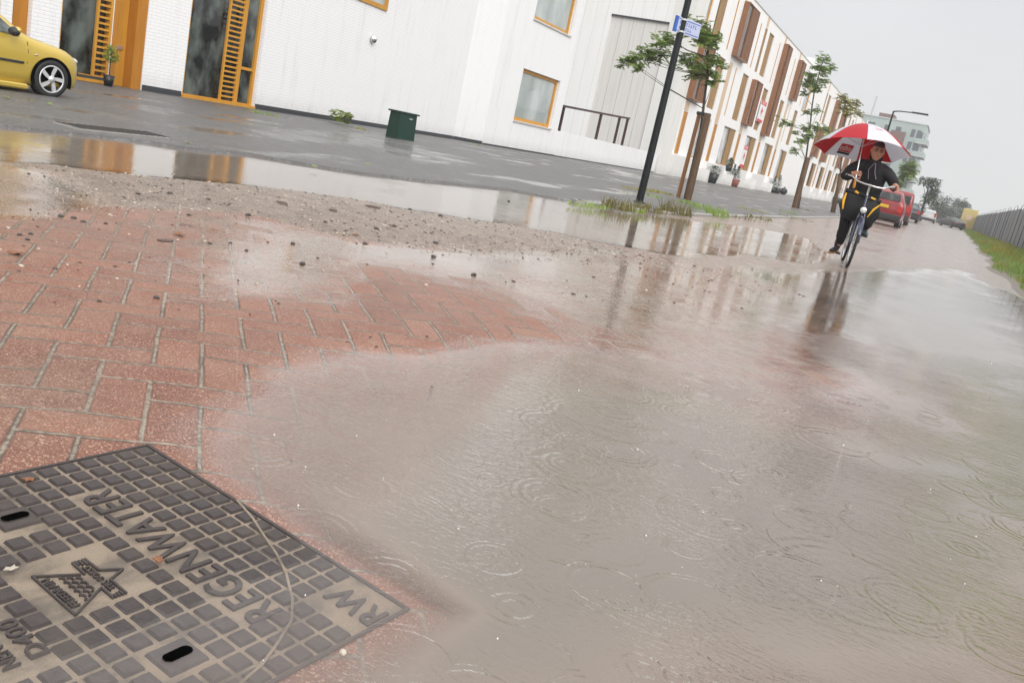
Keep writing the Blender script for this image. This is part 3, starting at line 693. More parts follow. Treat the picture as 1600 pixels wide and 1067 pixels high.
m = MB(); rp = [(-17.9, 3), (-17.9, 18.2), (-18.35, 30.6), (-18.6, 32.4), (-18.6, 39.7), (-26, 39.7), (-26, 3)]; rt = hb.location
m.add([(x-rt.x, y-rt.y, H-.02) for x, y in rp], [tuple(range(7))]); m.build('roof', M['plinth'], hb)
# windows and doors on wall A
window(hb, WA, holesA[0], 'orange_wood', 'dark_glass', .07, -.1, slats=(10.5, 11.05))
def door(W_, h, par, dp=-.42):
    a0, a1, z0, z1 = h; m = MB(); W_.box(m, a0+.004, a0+.16, z0+.03, z1-.004, dp, -.02); W_.box(m, a1-.27, a1-.004, z0+.03, z1-.004, dp, -.025); W_.box(m, a0+.16, a1-.27, z1-.12, z1-.004, dp, -.03)
    f = m.build('door_frame', M['orange_dark'], par); m = MB(); W_.box(m, a0+.163, a1-.273, z0+.05, z1-.125, dp-.05, dp+.12); d_ = m.build('door', M['orange_wood'], par)
    m = MB(); W_.box(m, a0+.27, a0+.53, .83, .915, dp+.12, dp+.15); m.build('letterbox', M['chrome'], d_)
    m = MB(); W_.box(m, a0+.20, a0+.225, 1.25, 1.45, dp+.12, dp+.17); m.build('handle', M['chrome'], d_)
    return d_
door(WA, holesA[3], hb)
m = MB(); W_ = WA; W_.box(m, 11.365, 11.755, .05, 3.39, -.40, -.12); m.build('door', M['orange_dark'], hb)
window(hb, WA, holesA[2], 'orange_wood', 'dark_glass', .075, -.10, slats=(13.24, 13.625))
f = window(hb, WA, holesA[4], 'orange_wood', 'dark_glass', .095, -.10, slats=(16.95, 17.50), mull=(17.60,), hm=((17.64, 18.08, 1.0),))
m = MB(); W_ = WA; W_.box(m, 17.20, 17.42, .12, .72, -.165, -.152); m.build('green_item', M['leaf_lime'], f)
m = MB(); W_.box(m, 15.70, 17.64, -.02, .10, -.09, .05); W_.box(m, 17.643, 18.2, -.03, .085, -.09, .052); m.build('sill', M['orange_wood'], hb)
m = MB(); W_.box(m, 12.36, 13.62, .035, .10, -.09, .05); m.build('sill', M['orange_wood'], hb)
# round wall lamp
q = toB(581, 61); c_ = WB.p(q[0], q[1], 0)
m = MB(); m.lathe(c_, WB.n, [(0, .001), (.085, .001), (.085, .03), (.14, .045), (.14, .075), (.08, .15), (0, .20)], 14); lp = m.build('wall_lamp', M['chrome'], hb)
m = MB(); m.lathe(c_+WB.n*.04-Vector((0, 0, .025)), WB.n, [(0, .0), (.115, .0), (.115, .03), (.06, .115), (0, .14)], 12); m.build('lamp_lens', M['ink'], lp)
# ---- low ramp wall with handrail, gable ---------------------------------------
rw = thing('ramp_wall', 'low white painted wall closing the gap between the brick house and the terrace', 'wall', (-18.15, 48, 0))
m = MB(); W_ = RootWall((-18.1, 0), R_(90), rw); W_.box(m, 39.77, 56.4, -.05, 1.27, -.35, 0); m.build('wall', M['wbrick'], rw); m = MB(); W_.box(m, 39.95, 56.38, -.05, .08, .002, .012); m.build('plinth', M['plinth'], rw)
hr = thing('handrail', 'dark brown metal handrail standing on the low white wall', 'railing', (-18.25, 45, 1.27)); m = MB()
for y in (40.35, 45.4, 48.3, 49.65):
    m = MB(); m.box((-.06, y-45-.07, 0), (.06, y-45+.07, 1.22+(y-40)*.035)); m.build('post', M['rust_rail'], hr)
m = MB(); vs = []
for y, z in ((40.0, 1.15), (48.3, 1.48), (49.8, 1.55)):
    for dx, dz in ((-.08, 0), (.08, 0), (.08, .11), (-.08, .11)): vs.append((dx, y-45, z+dz))
m.add(vs, [(k*4+i, k*4+(i+1) % 4, k*4+4+(i+1) % 4, k*4+4+i) for k in (0, 1) for i in range(4)]+[(0, 1, 2, 3), (11, 10, 9, 8)]); m.build('top_rail', M['rust_rail'], hr)
# ---- terraced houses -----------------------------------------------------------
XF = -18.0
def bay(par, W_, a0, a1, z0, z1, d=.55, shut=None):
    m = MB(); e = .07
    W_.box(m, a0, a0+e, z0, z1, .003, d); W_.box(m, a1-e, a1, z0, z1, .003, d); W_.box(m, a0+e, a1-e, z1-e, z1, .003, d-.002); W_.box(m, a0+e, a1-e, z0, z0+e, .003, d-.002)
    b = m.build('bay_window', M['brown_wood'], par); g_ = MB(); W_.box(g_, a0+e, a1-e, z0+e, z1-e, .01, d-.12); g_.build('glass', M['brown_glass'], b)
    s_ = MB(); k = a0+e+(a1-a0)*.42
    while k < a1-e-.03: W_.box(s_, k, k+.05, z0+e, z1-e, d-.119, d-.03); k += .105
    s_.build('slats', M['brown_wood' if shut is None else shut], b); return b
def terrace(i, y0, label, f1, f2, yw=8.65, z0=0.0, gp='terraced houses along the street', roof=14.1, steps=True, glz='curtain_glass'):
    h = thing('terraced_house', label, 'house', (XF, y0+yw/2, 0), 0, gp); W_ = RootWall((XF, y0), R_(90), h); s = yw/8.65
    holes = [(.45*s, 1.5*s, 1.55, 4.45), (3.75*s, 7.95*s, 1.55, 4.6)]
    feat = []
    for zl, (A, fl) in ((5.3, ('f1', f1)), (9.65, ('f2', f2))):
        for t in fl:
            k = t[0]; a, b = t[1]*s, t[2]*s; za = zl+(t[3] if len(t) > 3 else 0); zb = (9.0 if A == 'f1' else 13.2)+(t[4] if len(t) > 4 else 0)
            if k == 'bay': feat.append((k, a, b, za, zb))
            else: holes.append((a, b, za, zb)); feat.append((k, a, b, za, zb))
    m = MB(); W_.facade(m, 0, yw-.004, z0-.06, roof, holes, .30, 7.0); m.build('wall', M['wplain'], h)
    m = MB(); W_.box(m, .02, yw-.03, roof-.001, roof+.07, -.3, .06); m.build('roof_edge', M['granite'], h)
    m = MB(); W_.box(m, .05, .85*s, 13.3, roof-.01, .002, .014); m.build('beige_panel', M['beige_wood'], h)
    m = MB(); W_.box(m, .30*s, 1.35*s, 4.5, 5.22 if any(f[0] == 'bay' and f[3] < 6 for f in feat) else 9.1, .002, .014); m.build('beige_panel', M['beige_wood'], h)
    # ground floor
    slat_mat[0] = 'slat_wood'; slats_step[0] = .3
    d_ = MB(); W_.box(d_, .453*s, .95*s, 1.56, 4.44, -.30, -.04); dd = d_.build('door', M['orange_wood'], h); d_ = MB(); W_.box(d_, .955*s, 1.497*s, 1.56, 4.44, -.30, -.02); d_.build('door_frame', M['orange_dark'], h)
    window(h, W_, holes[1], 'slat_wood', glz, .10, -.14, slats=(6.2*s, 7.85*s))
    for (k, a, b, za, zb) in feat:
        if k == 'bay': bay(h, W_, a, b, za, zb, .44)
        elif k == 'win': window(h, W_, (a, b, za, zb), 'slat_wood', 'brown_glass', .10, -.16, slats=(a+(b-a)*.16, b-.08))
        elif k == 'slat': window(h, W_, (a, b, za, zb), 'slat_wood', 'grey_glass', .09, -.10, slats=(a+(b-a)*.25, b-.06))
        elif k == 'glass': window(h, W_, (a, b, za, zb), 'orange_wood', 'grey_glass', .10, -.10)
        elif k == 'slit': window(h, W_, (a, b, za, zb), 'orange_wood', 'brown_glass', .13, -.03)
    m = MB(); W_.box(m, .01, 6.1*s, -.05, 1.5, .004, .35); m.build('plinth', M['gplinth'], h)
    if steps:
        m = MB(); W_.box(m, -.02+6.9*s, 8.6*s, -.05, .93, .003, .9); m.build('step_block', M['wplain'], h)
    slats_step[0] = .125; slat_mat[0] = 'orange_wood'; return h
SLB = ('slit', 6.75, 7.1)
terrace(0, 59.02, 'white terraced house beside the gap, partly behind the near lamp post', [('bay', .1, 2.9), ('win', 5.6, 7.7)], [('glass', .0+.05, 1.0), ('slat', 2.3, 4.3), ('slit', 6.95, 7.3)])
terrace(1, 67.67, 'white terraced house with a single brown bay on the top floor only', [('slit', 2.55, 2.85), ('win', 5.3, 7.5)], [('bay', .1, 3.9, -.1, .25), ('slit', 6.8, 7.15)])
terrace(2, 76.32, 'white terraced house with a brown middle floor bay and a sale board', [('bay', .1, 2.8), ('win', 5.4, 7.5)], [('slat', .1, 1.0), ('win', 2.05, 4.1), ('slit', 6.9, 7.25)])
terrace(3, 84.97, 'white terraced house with a tall brown bay running over two floors', [('win', 5.4, 7.5)], [('bay', .1, 2.5, -4.5, .25), ('win', 2.55, 3.95), ('slit', 6.9, 7.25)])
terrace(4, 93.62, 'last white terraced house of the near block, half hidden by the second staked tree', [('slit', 2.5, 2.8), ('win', 5.6, 7.7)], [('bay', .1, 2.7, -.1, .2), ('win', 2.75, 4.0), ('slit', 7.3, 7.6)])
# side gable of the first terraced house
gb = thing('cladded_side_building', 'white building side with a large grey cladding panel facing the gap', 'building', (-22, 57.1, 0))
W_ = RootWall((0, 56.6), 0.0, gb); m = MB(); W_.facade(m, -33, -19.45, -.05, 14.1, [(-23.6, -19.50, 1.0, 9.5)], .25, .5); m.build('wall', M['panelw'], gb)
m = MB(); W_.box(m, -23.59, -19.51, 1.0, 9.49, -.24, -.10); m.build('grey_panel', M['panel'], gb)
m = MB(); W_.box(m, -23.6, -19.5, 9.42, 9.52, -.09, .04); m.build('flashing', M['plinth'], gb)
m = MB(); W_.box(m, -19.445, -18.004, -.05, 14.1, -2.4, .0); m.build('corner_pillar', M['pillar'], gb)
# plain end block
eb = thing('plain_white_house', 'plain white end house with one glazed corner window behind the second tree', 'house', (XF, 109.5, 0))
W_ = RootWall((XF, 102.3), R_(90), eb); m = MB(); W_.facade(m, 0, 14.9, -.06, 14.1, [(.3, 3.6, 9.3, 12.1)], .3, 8); m.build('wall', M['wplain'], eb)
window(eb, W_, (.3, 3.6, 9.3, 12.1), 'orange_wood', 'grey_glass', .2, -.1)
m = MB(); W_.box(m, 5, 14, 14.1, 15.6, -6, -1); m.build('roof_box', M['wplain'], eb)
# second block further down
pats = [([('bay', .1, 2.8), ('win', 5.4, 7.5)], [('slat', .1, 1.0), ('win', 2.05, 4.1)]), ([('win', 5.4, 7.5)], [('bay', .1, 2.5, -4.5, .25), ('win', 5.5, 7.0)]),
        ([('slit', 2.5, 2.8), ('win', 5.6, 7.7)], [('bay', .1, 2.7, -.1, .2), ('win', 5.75, 7.2)]), ([('bay', .1, 2.4), ('win', 4.4, 7.5)], [('win', 1.1, 3.0), ('win', 5, 7)])]
nm = ['first', 'second', 'third', 'fourth', 'fifth', 'sixth', 'seventh', 'eighth', 'ninth', 'tenth', 'eleventh', 'twelfth']
for k in range(12):
    f1, f2 = pats[k % 4]
    terrace(k, 117.25+9.05*k, 'distant white terraced house, %s beyond the plain white house' % nm[k], f1, f2, 9.05, gp='terraced houses along the street', roof=14.5, steps=k < 7, glz='brown_glass')
# sale boards
def sale(name, y, z, label, x=XF+.1, w=1.5, h=1.75):
    t = thing(name, label, 'sale board', (x, y, z), 0, 'sale boards on the terrace'); m = MB(); m.box((-.02, -w/2, -h/2), (.02, w/2, h/2)); m.build('panel', M['white_lbl'], t)
    m = MB(); m.box((.021, -w/2, h*.30), (.024, w/2, h*.5)); m.build('red_band', M['red_print'], t); m = MB(); m.box((.021, -w/2, -h*.5), (.024, w/2, -h*.36)); m.build('red_band', M['red_print'], t)
    m = MB(); m.add([(.0225, -.05*w, .22*h), (.0225, .22*w, -.02*h), (.0225, .05*w, -.02*h), (.0225, .05*w, -.24*h), (.0225, -.14*w, -.10*h), (.0225, -.22*w, .02*h)], [(0,1,2,3,4,5)]); m.build('red_mark', M['red_print'], t)
    vs, fs = text_mb('TE KOOP', .17*h, .001, .002, 1, 1); m = MB(); m.add([(.026+v.z, v.x, v.y+h*.40) for v in vs], fs); m.build('lettering', M['white_lbl'], t); return t
sale('sale_board', 82.8, 7.0, 'square red and white sale board fixed over the upper window', XF+.10, 2.3, 1.9)
t2 = sale('sale_board', 81.2, 2.75, 'tall red and white sale poster in the ground floor window', XF-.06, 1.6, 2.0)
# ---- distant flats ---------------------------------------------------------------
fl = thing('apartment_block', 'pale teal apartment tower with stacked balconies at the end of the street', 'apartment building', (-17, 235, 0))
W_ = RootWall((0, 230), 0.0, fl); H2 = 21.3
m = MB(); m.box((-30, -5, -.2), (6.0, 14, H2)); m.build('wall', M['teal_wall'], fl)
m = MB(); m.box((-30.2, -5.2, H2), (6.2, 14, H2+.25)); m.build('roof', M['pale_wall'], fl)
m = MB(); m.box((-5.4, -3, H2+.25), (-1.8, 4, H2+1.3)); m.build('roof_box', M['brownish'], fl)
for fk in range(7):
    for wx in ((-24.2, -22.4), (-20.2, -19.1), (-17.6, -16.4), (-14.1, -13.2), (-12.8, -11.9)):
        if fk == 6 or wx[0] > -15 or True:
            m = MB(); W_.box(m, wx[0], wx[1], 2.9*fk+.9-.15, 2.9*fk+2.55, .0, .05); m.build('window', M['farwin'], fl)
m = MB(); W_.box(m, -18.4, -15.1, 15.6, 18.9, .0, .9); m.build('brown_bay', M['brownish'], fl)
for fk in range(6):
    z = 2.95*fk+2.2; m = MB(); m.box((4.4, -5.8, z), (7.2, 6, z+.18)); b = m.build('balcony', M['pale_wall'], fl)
    m = MB(); m.box((4.42, -5.78, z+.18), (7.1, -5.70, z+1.15)); m.box((7.05, -5.69, z+.18), (7.15, 5.9, z+1.15)); m.build('parapet', M['teal_wall'], b)
    m = MB(); m.box((4.2, -5.06, z+1.2), (5.6, -5.01, z+2.7)); m.box((6.01, -4, z+.4), (6.06, 4, z+2.7)); m.build('window', M['farwin'], b)
m = MB(); m.tube([(-7.6+17-17, 3, H2), (-7.6, 3, H2+5.6)], [.42, .28], 6); m.build('lattice_mast', M['pale_wall'], fl)
# ================================================================= STREET FURNITURE
def lamp(px, py, label, base=None, hgt=8.6, arm=True, sc=1.0, mat='black_metal', r=.115):
    b = base or G(px, py); t = thing('street_lamp', label, 'street lamp', (b.x, b.y, .02), 0, 'lamp posts along the kerb')
    m = MB(); m.tube([(0, 0, -.05), (0, 0, 2.2), (0, 0, hgt)], [r, r*.92, r*.62], 14); m.lathe((0, 0, 0), (0, 0, 1), [(r*1.5, 0), (r*1.5, .03), (r*1.02, .05)], 14); m.build('pole', M[mat], t)
    if arm:
        m = MB(); m.tube([(0, 0, hgt-.02), (.35, 0, hgt+.06), (1.25, 0, hgt+.12)], [r*.5, r*.42, r*.36], 8); m.build('arm', M[mat], t)
        m = MB(); m.add([(1.2, -.1, hgt+.08), (1.2, .1, hgt+.08), (2.35, .13, hgt+.09), (2.35, -.13, hgt+.09), (1.2, -.1, hgt+.18), (1.2, .1, hgt+.18), (2.3, .1, hgt+.2), (2.3, -.1, hgt+.2)],
              [(3,2,1,0),(4,5,6,7),(0,1,5,4),(1,2,6,5),(2,3,7,6),(3,0,4,7)]); m.build('lamp_head', M[mat], t)
    return t
b1 = G(998, 319)
l1 = lamp(0, 0, 'near black lamp post carrying a blue street name sign', b1, 9.5, True, r=.080)
sgn = bpy.data.objects.new('street_name_sign', None); C.objects.link(sgn); sgn.parent = l1; sgn.location = (-.07, -.16, 3.60); sgn.rotation_euler = (0, 0, R_(64))
m = MB(); m.box((-.03, -.012, -.15), (.70, .012, .15)); m.build('sign_plate', M['sign_pale'], sgn)
m = MB(); m.box((-.06, -.0155, -.15), (.02, .0155, .15)); m.build('blue_edge', M['blue'], sgn)
for z_ in (.105, -.12): m = MB(); m.box((.023, -.0155, z_), (.68, -.0125, z_+.014)); m.build('blue_line', M['blue'], sgn)
for r_, (y_, h_) in enumerate(((.045, .060), (-.05, .050))):
    x = .08
    for q in range(8 if r_ == 0 else 6):
        st_ = MB(); st_.box((x, -.0165, y_-h_/2), (x+.012, -.013, y_+h_/2)); st_.box((x+.013, -.0165, y_-h_/2 if q % 3 else y_+h_/2-.012), (x+.038, -.013, (y_-h_/2 if q % 3 else y_+h_/2-.012)+.012)); st_.build('letter_stroke', M['blue'], sgn)
        x += .066
for z_ in (3.47, 3.70): m = MB(); m.tube([(0, 0, z_), (0, 0, z_+.03)], [.088, .088], 12); m.build('bracket', M['silver'], l1)
lamp(0, 0, 'second black lamp post whose arm rises above the umbrella', Vector((-5.85, 70, 0)), 7.75, True, r=.10)
q3 = WX(1455, 279, -5.9); lamp(0, 0, 'third lamp post, thin and pale, in front of the teal apartment tower', Vector((-5.9, q3.y, 0)), q3.z-.1, True, r=.10, mat='plinth')
q4 = WX(1461, 299, -5.9); lamp(0, 0, 'farthest lamp post, faint in the haze beside the far trees', Vector((-5.9, q4.y, 0)), q4.z-.1, True, r=.10, mat='plinth')
# green cabinet
bn = thing('green_cabinet', 'small dark green metal cabinet standing against the white brick wall', 'utility box', (-14.12, 20.72, .02), R_(-4)); s_ = .84
m = MB(); m.add([(-.30, -.50, 0), (.30, -.50, 0), (.30, .50, 0), (-.30, .50, 0), (-.27, -.47, .98), (.27, -.47, .98), (.27, .47, .98), (-.27, .47, .98)], [(3,2,1,0),(4,5,6,7),(0,1,5,4),(1,2,6,5),(2,3,7,6),(3,0,4,7)]); m.build('body', M['bin_green'], bn)
m = MB(); m.box((-.34, -.54, .982), (.34, .54, 1.05), .015); m.build('lid', M['bin_green'], bn)
m = MB(); m.box((.285, .05, .80), (.31, .20, .84)); m.build('handle', M['silver'], bn); bn.scale = (.66, .80, .72)
# slotted gutter drain
dr = thing('gutter_drain', 'long slotted gutter drain at the edge of the grey paving', 'drain grate', (-8.46, 6.85, .052), R_(2))
m = MB(); m.box((-.20, -.62, -.03), (.20, .62, -.006)); m.build('tray', M['wet_tray'], dr)
for k in range(15):
    m = MB(); y = -.60+k*.083; m.add([(-.19, y, -.005), (.19, y+.05, -.005), (.19, y+.088, -.005), (-.19, y+.038, -.005), (-.19, y, -.0035), (.19, y+.05, -.0035), (.19, y+.088, -.0035), (-.19, y+.038, -.0035)], [(3,2,1,0),(4,5,6,7),(0,1,5,4),(1,2,6,5),(2,3,7,6),(3,0,4,7)]); m.build('bar', M['drain_bar'], dr)
# fence
fx = 4.62; fe = thing('site_fence', 'tall grey screened mesh fence with posts along the right side of the road', 'fence', (fx, 30, 0))
FY = [8+4.4*k for k in range(60)]
m = MB(); vs = []; fs = []; tops = []
for k, y in enumerate(lin(8, 268, 1.1, 1.0)):
    z = 2.95+.25*min(1, y/160)+.07*math.sin(k*1.4)*math.sin(k*.37); x = .06*math.sin(k*.9)
    vs += [(x, y-30, .1), (x, y-30, z*.5), (x, y-30, z), (x+.03, y-30, z), (x+.03, y-30, .1)]
    if k: 
        a = (k-1)*5; b = k*5; fs += [(a, b, b+1, a+1), (a+1, b+1, b+2, a+2), (a+2, b+2, b+3, a+3), (a+3, b+3, b+4, a+4)]
m.add(vs, fs, False); m.build('screen', M['fence'], fe)
for k, y in enumerate(FY):
    m = MB(); m.tube([(-.06, y-30, 0), (-.06, y-30, 3.1+.2*min(1, y/160)), (-.14 if k % 2 else .0, y-30, 3.30+.2*min(1, y/160))], [.026, .026, .02], 6)
    m.build('post', M['concrete'] if k % 3 == 0 else M['plinth'], fe)
# ================================================================= PLANTS
def leaves(m, c, r, n, s, rr, flat=.8, droop=.2):
    c = Vector(c)
    for _ in range(n):
        while True:
            p = Vector((rr.uniform(-1, 1), rr.uniform(-1, 1), rr.uniform(-1, 1)))
            if p.length < 1: break
        p = c+Vector((p.x*r, p.y*r, p.z*r*flat)); a = rr.random()*6.283; t = rr.uniform(-.6, .9)
        d = Vector((math.cos(a)*math.cos(t), math.sin(a)*math.cos(t), -math.sin(t)*.8-droop)).normalized(); u = d.cross(Vector((0, 0, 1))).normalized()
        u = (u+Vector((0, 0, rr.uniform(-.6, .6)))).normalized(); L = s*rr.uniform(.6, 1.3); w = L*.24
        m.add([p, p+d*L*.5+u*w, p+d*L, p+d*L*.5-u*w], [(0, 1, 2, 3)])
def sprays(m, tw, c, r, n, s, rr, leaf=12):
    """compound sprays: short twigs each carrying pairs of leaflets"""
    c = Vector(c)
    for _ in range(n):
        p = c+Vector((rr.gauss(0, r*.40), rr.gauss(0, r*.40), rr.gauss(0, r*.40))); a = rr.random()*6.283
        d = Vector((math.cos(a), math.sin(a), rr.uniform(-.7, .35))).normalized(); L = s*rr.uniform(.7, 1.3)
        tw.tube([p, p+d*L], [.006, .003], 3, False)
        for k in range(leaf//2):
            q = p+d*L*(k+.6)/(leaf/2); u = d.cross(Vector((0, 0, 1))).normalized()
            for sgn_ in (-1, 1):
                e = (u*sgn_+d*.5+Vector((0, 0, rr.uniform(-.5, .2)))).normalized(); l = L*.48*rr.uniform(.8, 1.2); w = d*l*.30
                m.add([q, q+e*l*.5+w, q+e*l, q+e*l*.5-w], [(0, 1, 2, 3)])
def ytree(base, trunk, cl, label, lm='leaf_green', seed=1, stakes=True, s=.30, dens=1.0, ppu=50, sk=None, planeY=None, group='young street trees'):
    rr = random.Random(seed); Y = planeY or base.y
    t = thing('young_tree', label, 'tree', (base.x, base.y, 0), 0, group); o = Vector((base.x, base.y, 0))
    tp = [WY(x, y, Y)-o for x, y in trunk]; n = len(tp)
    m = MB(); m.tube([Vector((0, 0, 0))]+tp, [.055]+[.045-.030*i/n for i in range(n)], 8); tr = m.build('trunk', M['bark'], t)
    cr = MB(); tw = MB(); tw.tube([Vector((0, 0, .5))]+tp, .006, 4, False)
    for (x, y, rpx) in cl:
        c = WY(x, y, Y+rr.uniform(-.9, .9))-o; r = rpx/ppu
        q = min(tp, key=lambda p: (p-c).length+(0 if p.z < c.z else 1.2))
        mid = (q+c)*.5+Vector((0, 0, -.06)); tw.tube([q, mid, c], [.013, .009, .004], 5, False)
        sprays(cr, tw, c, r, int((14+r*r*330)*dens), s*.72, rr)
    tw.build('branches', M['bark'], t); cr.build('crown', M[lm], t)
    return t, o
def stake(b, top, r, label, mat='stake_wood'):
    t = thing('tree_stake', label, 'stake', (b.x, b.y, .02), 0, 'wooden stakes beside the young trees'); d = top-b
    m = MB(); m.tube([(0, 0, -.05), (d.x*.5, d.y*.5, d.z*.5), (d.x, d.y, d.z)], [r, r*.97, r*.93], 10); m.build('post', M[mat], t); return t
bt = Vector((-6.98, 25.3, 0))
t1, o1 = ytree(bt, [(1095,205),(1099,170),(1105,120),(1106,90),(1107,62),(1110,40)], [(1093,45,20),(1078,50,13),(1115,60,16),(1100,62,13),(1050,66,9),(978,95,10),(990,90,11),(1003,88,11),(1016,78,12),(1030,68,12),(1043,60,10),(998,104,8),(1037,84,7),(1020,92,7),(1080,98,13),(1095,105,15),(1070,92,9),(1112,92,10),(1126,100,7),(1114,128,8),(1085,116,7),(1112,112,8)],
              'young tree with drooping leafy branches tied between two stakes behind the near lamp post', seed=3, dens=.95)
b = G(1059, 310); stake(Vector((b.x, b.y, 0)), WY(1093, 178, b.y), .062, 'thin orange brown stake, left of the pair at the nearest young tree', 'stake_new')
b = G(1074, 314); stake(Vector((b.x, b.y, 0)), WY(1106, 179, b.y-.1), .105, 'thick weathered stake, right of the pair at the nearest young tree')
tie = thing('tree_tie', 'black rubber tie joining the two stakes to the nearest young tree', 'tie', WY(1098, 178, 25.0)); m = MB(); m.box((-.17, -.035, -.05), (.22, .035, .04), .01); m.build('strap', M['rubber'], tie)
b2 = G(1241, 326)
t2_, o2 = ytree(Vector((b2.x+.15, b2.y+.3, 0)), [(1259,250),(1265,205),(1269,165),(1273,140),(1281,112),(1287,92)], [(1287,92,9),(1280,103,9),(1294,107,9),(1285,112,8),(1262,113,5),(1289,126,6),(1270,122,9),(1259,128,7),(1276,137,10),(1268,132,8),(1256,145,6),(1279,172,6),(1262,175,5),(1262,202,10),(1275,198,6),(1251,222,7),(1264,214,8),(1242,207,5),(1222,190,5),(1234,193,5),(1290,200,7),(1294,215,7),(1243,235,5)],
              'taller young tree with sparse leaves and thin stem above one thick stake', seed=5, ppu=29, s=.34, dens=.75)
stake(Vector((b2.x, b2.y, 0)), WY(1262, 247, b2.y), .15, 'thick grey brown stake of the taller young tree with sparse leaves')
b3 = G(1302, 333)
ytree(Vector((b3.x-.2, b3.y+.5, 0)), [(1313,270),(1317,225),(1319,195),(1322,175),(1326,158)], [(1316,152,6),(1322,160,7),(1330,166,7),(1318,170,5),(1336,160,5),(1325,178,6),(1340,176,5),(1306,205,6),(1300,218,7),(1304,228,5)], 'young tree with yellowing leaves rising behind the umbrella', 'leaf_yellow', 9, ppu=20, s=.42, dens=.6)
stake(Vector((b3.x, b3.y, 0)), WY(1313, 272, b3.y), .12, 'brown stake just left of the cyclist')
b4 = Vector((-6.6, 100, 0)); ytree(b4, [(1404,300),(1410,285),(1416,268),(1420,255)], [(1416,262,8),(1424,258,6),(1421,272,7),(1412,275,6),(1427,268,5),(1405,288,5)], 'young tree with loose green crown right of the umbrella', 'leaf_green', 12, ppu=13, s=.6, dens=.9)
def bigtree(x, y, h, w, label, lm, seed, n=1500, s=.5, z0=.25, gp='trees at the end of the street'):
    rr = random.Random(seed); t = thing('broadleaf_tree', label, 'tree', (x, y, 0), 0, gp)
    m = MB(); m.tube([(0, 0, 0), (.1, 0, h*.35), (0, 0, h*.75)], [.22*h/8, .16*h/8, .05], 8)
    cr = MB(); 
    for k in range(16):
        a = rr.random()*6.283; zz = z0+(1-z0)*rr.random()**.9; rad = w*.5*math.sqrt(max(.05, 1-((zz-.5)/.55)**2))*rr.uniform(.35, .85); c = Vector((math.cos(a)*rad, math.sin(a)*rad, h*min(zz, .93)))
        m.tube([(0, 0, c.z*.6), c*.9], [.06, .02], 4, False); leaves(cr, c, w*.5*rr.uniform(.30, .52), n//16, s, rr, .8)
    m.build('trunk', M['bark'], t); cr.build('crown', M[lm], t); return t
q = WY(1443, 330, 150); bigtree(q.x-.3, 150, 6.6, 5.0, 'dense dark green tree in front of the teal apartment tower', 'leaf_dark', 21, 2600, .42, .12)
for i, (px, hh, ww, yy_, lb) in enumerate(((1466, 7.6, 6.5, 262, 'hazy grey green tree with a rounded top left of the far group'), (1480, 5.0, 7, 258, 'low hazy tree in the middle of the far group'), (1491, 7.4, 6, 266, 'hazy pointed tree standing right of the middle of the far group'), (1503, 4.6, 6, 262, 'low hazy tree at the right end of the far group'), (1472, 4.2, 6, 250, 'short hazy shrub like tree in front of the far group'))):
    q = WY(px, 346, yy_); bigtree(q.x, yy_, hh, ww, lb, 'leaf_grey', 30+i, 1300, .75, .08)
def weed(px, py, r, h, n, label, lm, kind='weed_clump', g=None, z=.03, w=.012, broad=False, rr=random.Random(4)):
    b = G(px, py); t = thing(kind, label, 'weed', (b.x, b.y, z), 0, g); m = MB(); n = int(n*(.68 if not broad else 1)); h *= (.55 if not broad else 1); w *= (.8 if not broad else 1)
    if broad: 
        for _ in range(n):
            a = rr.random()*6.283; q = r*math.sqrt(rr.random()); hh = h*rr.uniform(.2, 1); e = rr.uniform(.6, 1.2)*w; u = Vector((math.cos(a), math.sin(a), rr.uniform(-.3, .5))).normalized(); v = u.cross(Vector((rr.uniform(-.4, .4), .2, 1))).normalized(); p = Vector((q*math.cos(a+1), q*math.sin(a+1), hh))
            m.add([p, p+u*e*.4+v*e*.45, p+u*e*.9+v*e*.35, p+u*e*1.1, p+u*e*.9-v*e*.35, p+u*e*.4-v*e*.45], [(0,1,2,3,4,5)])
    else: blades(m, 0, 0, 0, n, r, h, w, .6, rr)
    m.build('foliage', M[lm], t); return t
GW = 'weeds growing along the kerb'
for a in ((905,326,.28,.10,70,'low green weed tuft at the left end of the kerb weeds','leaf_green'),(930,327,.25,.14,70,'small green tuft between the low tuft and the brown clump','leaf_green'),(965,330,.30,.34,170,'rusty brown weed clump just left of the near lamp post','leaf_brown'),(990,334,.22,.15,90,'bright green tuft at the foot of the near lamp post','leaf_lime'),(1012,333,.34,.28,170,'brown green clump just right of the near lamp post','leaf_brown'),
          (1056,337,.34,.46,170,'tall brown weed clump standing in the puddle edge below the stakes','leaf_brown'),(1082,322,.5,.16,210,'green weed strip at the foot of the thick stake','leaf_green'),(1105,331,.5,.18,190,'green weed strip between the stakes and the kerb','leaf_green'),(1120,340,.3,.38,120,'tall thin green weeds on the kerb right of the green strip','leaf_green'),(1148,342,.5,.12,90,'flat brown weeds on the kerb under the paving','leaf_brown'),
          (1182,344,.5,.22,90,'brown weed tuft on the kerb midway to the second stake','leaf_brown'),(1176,331,.5,.12,100,'small yellow green tuft on the paving short of the second stake','leaf_yellow'),(1230,334,.4,.15,80,'green tuft below the second stake','leaf_green'),(1243,344,.6,.14,90,'low dark tuft on the kerb below the second stake','leaf_brown'),(1262,330,.5,.14,80,'low tuft right of the second stake','leaf_brown'),
          (985,297,.35,.10,120,'yellow green creeping patch left of the near lamp post','leaf_yellow'),(1012,300,.40,.11,150,'yellow green creeping patch right of the near lamp post','leaf_yellow'),(1034,304,.40,.14,150,'yellow green patch between the lamp post and the stakes','leaf_yellow'),(1022,310,.25,.12,80,'small green patch in front of the yellow green patches','leaf_green')):
    weed(*a, g=GW, w=.013)
GV = 'weeds at the foot of the walls'
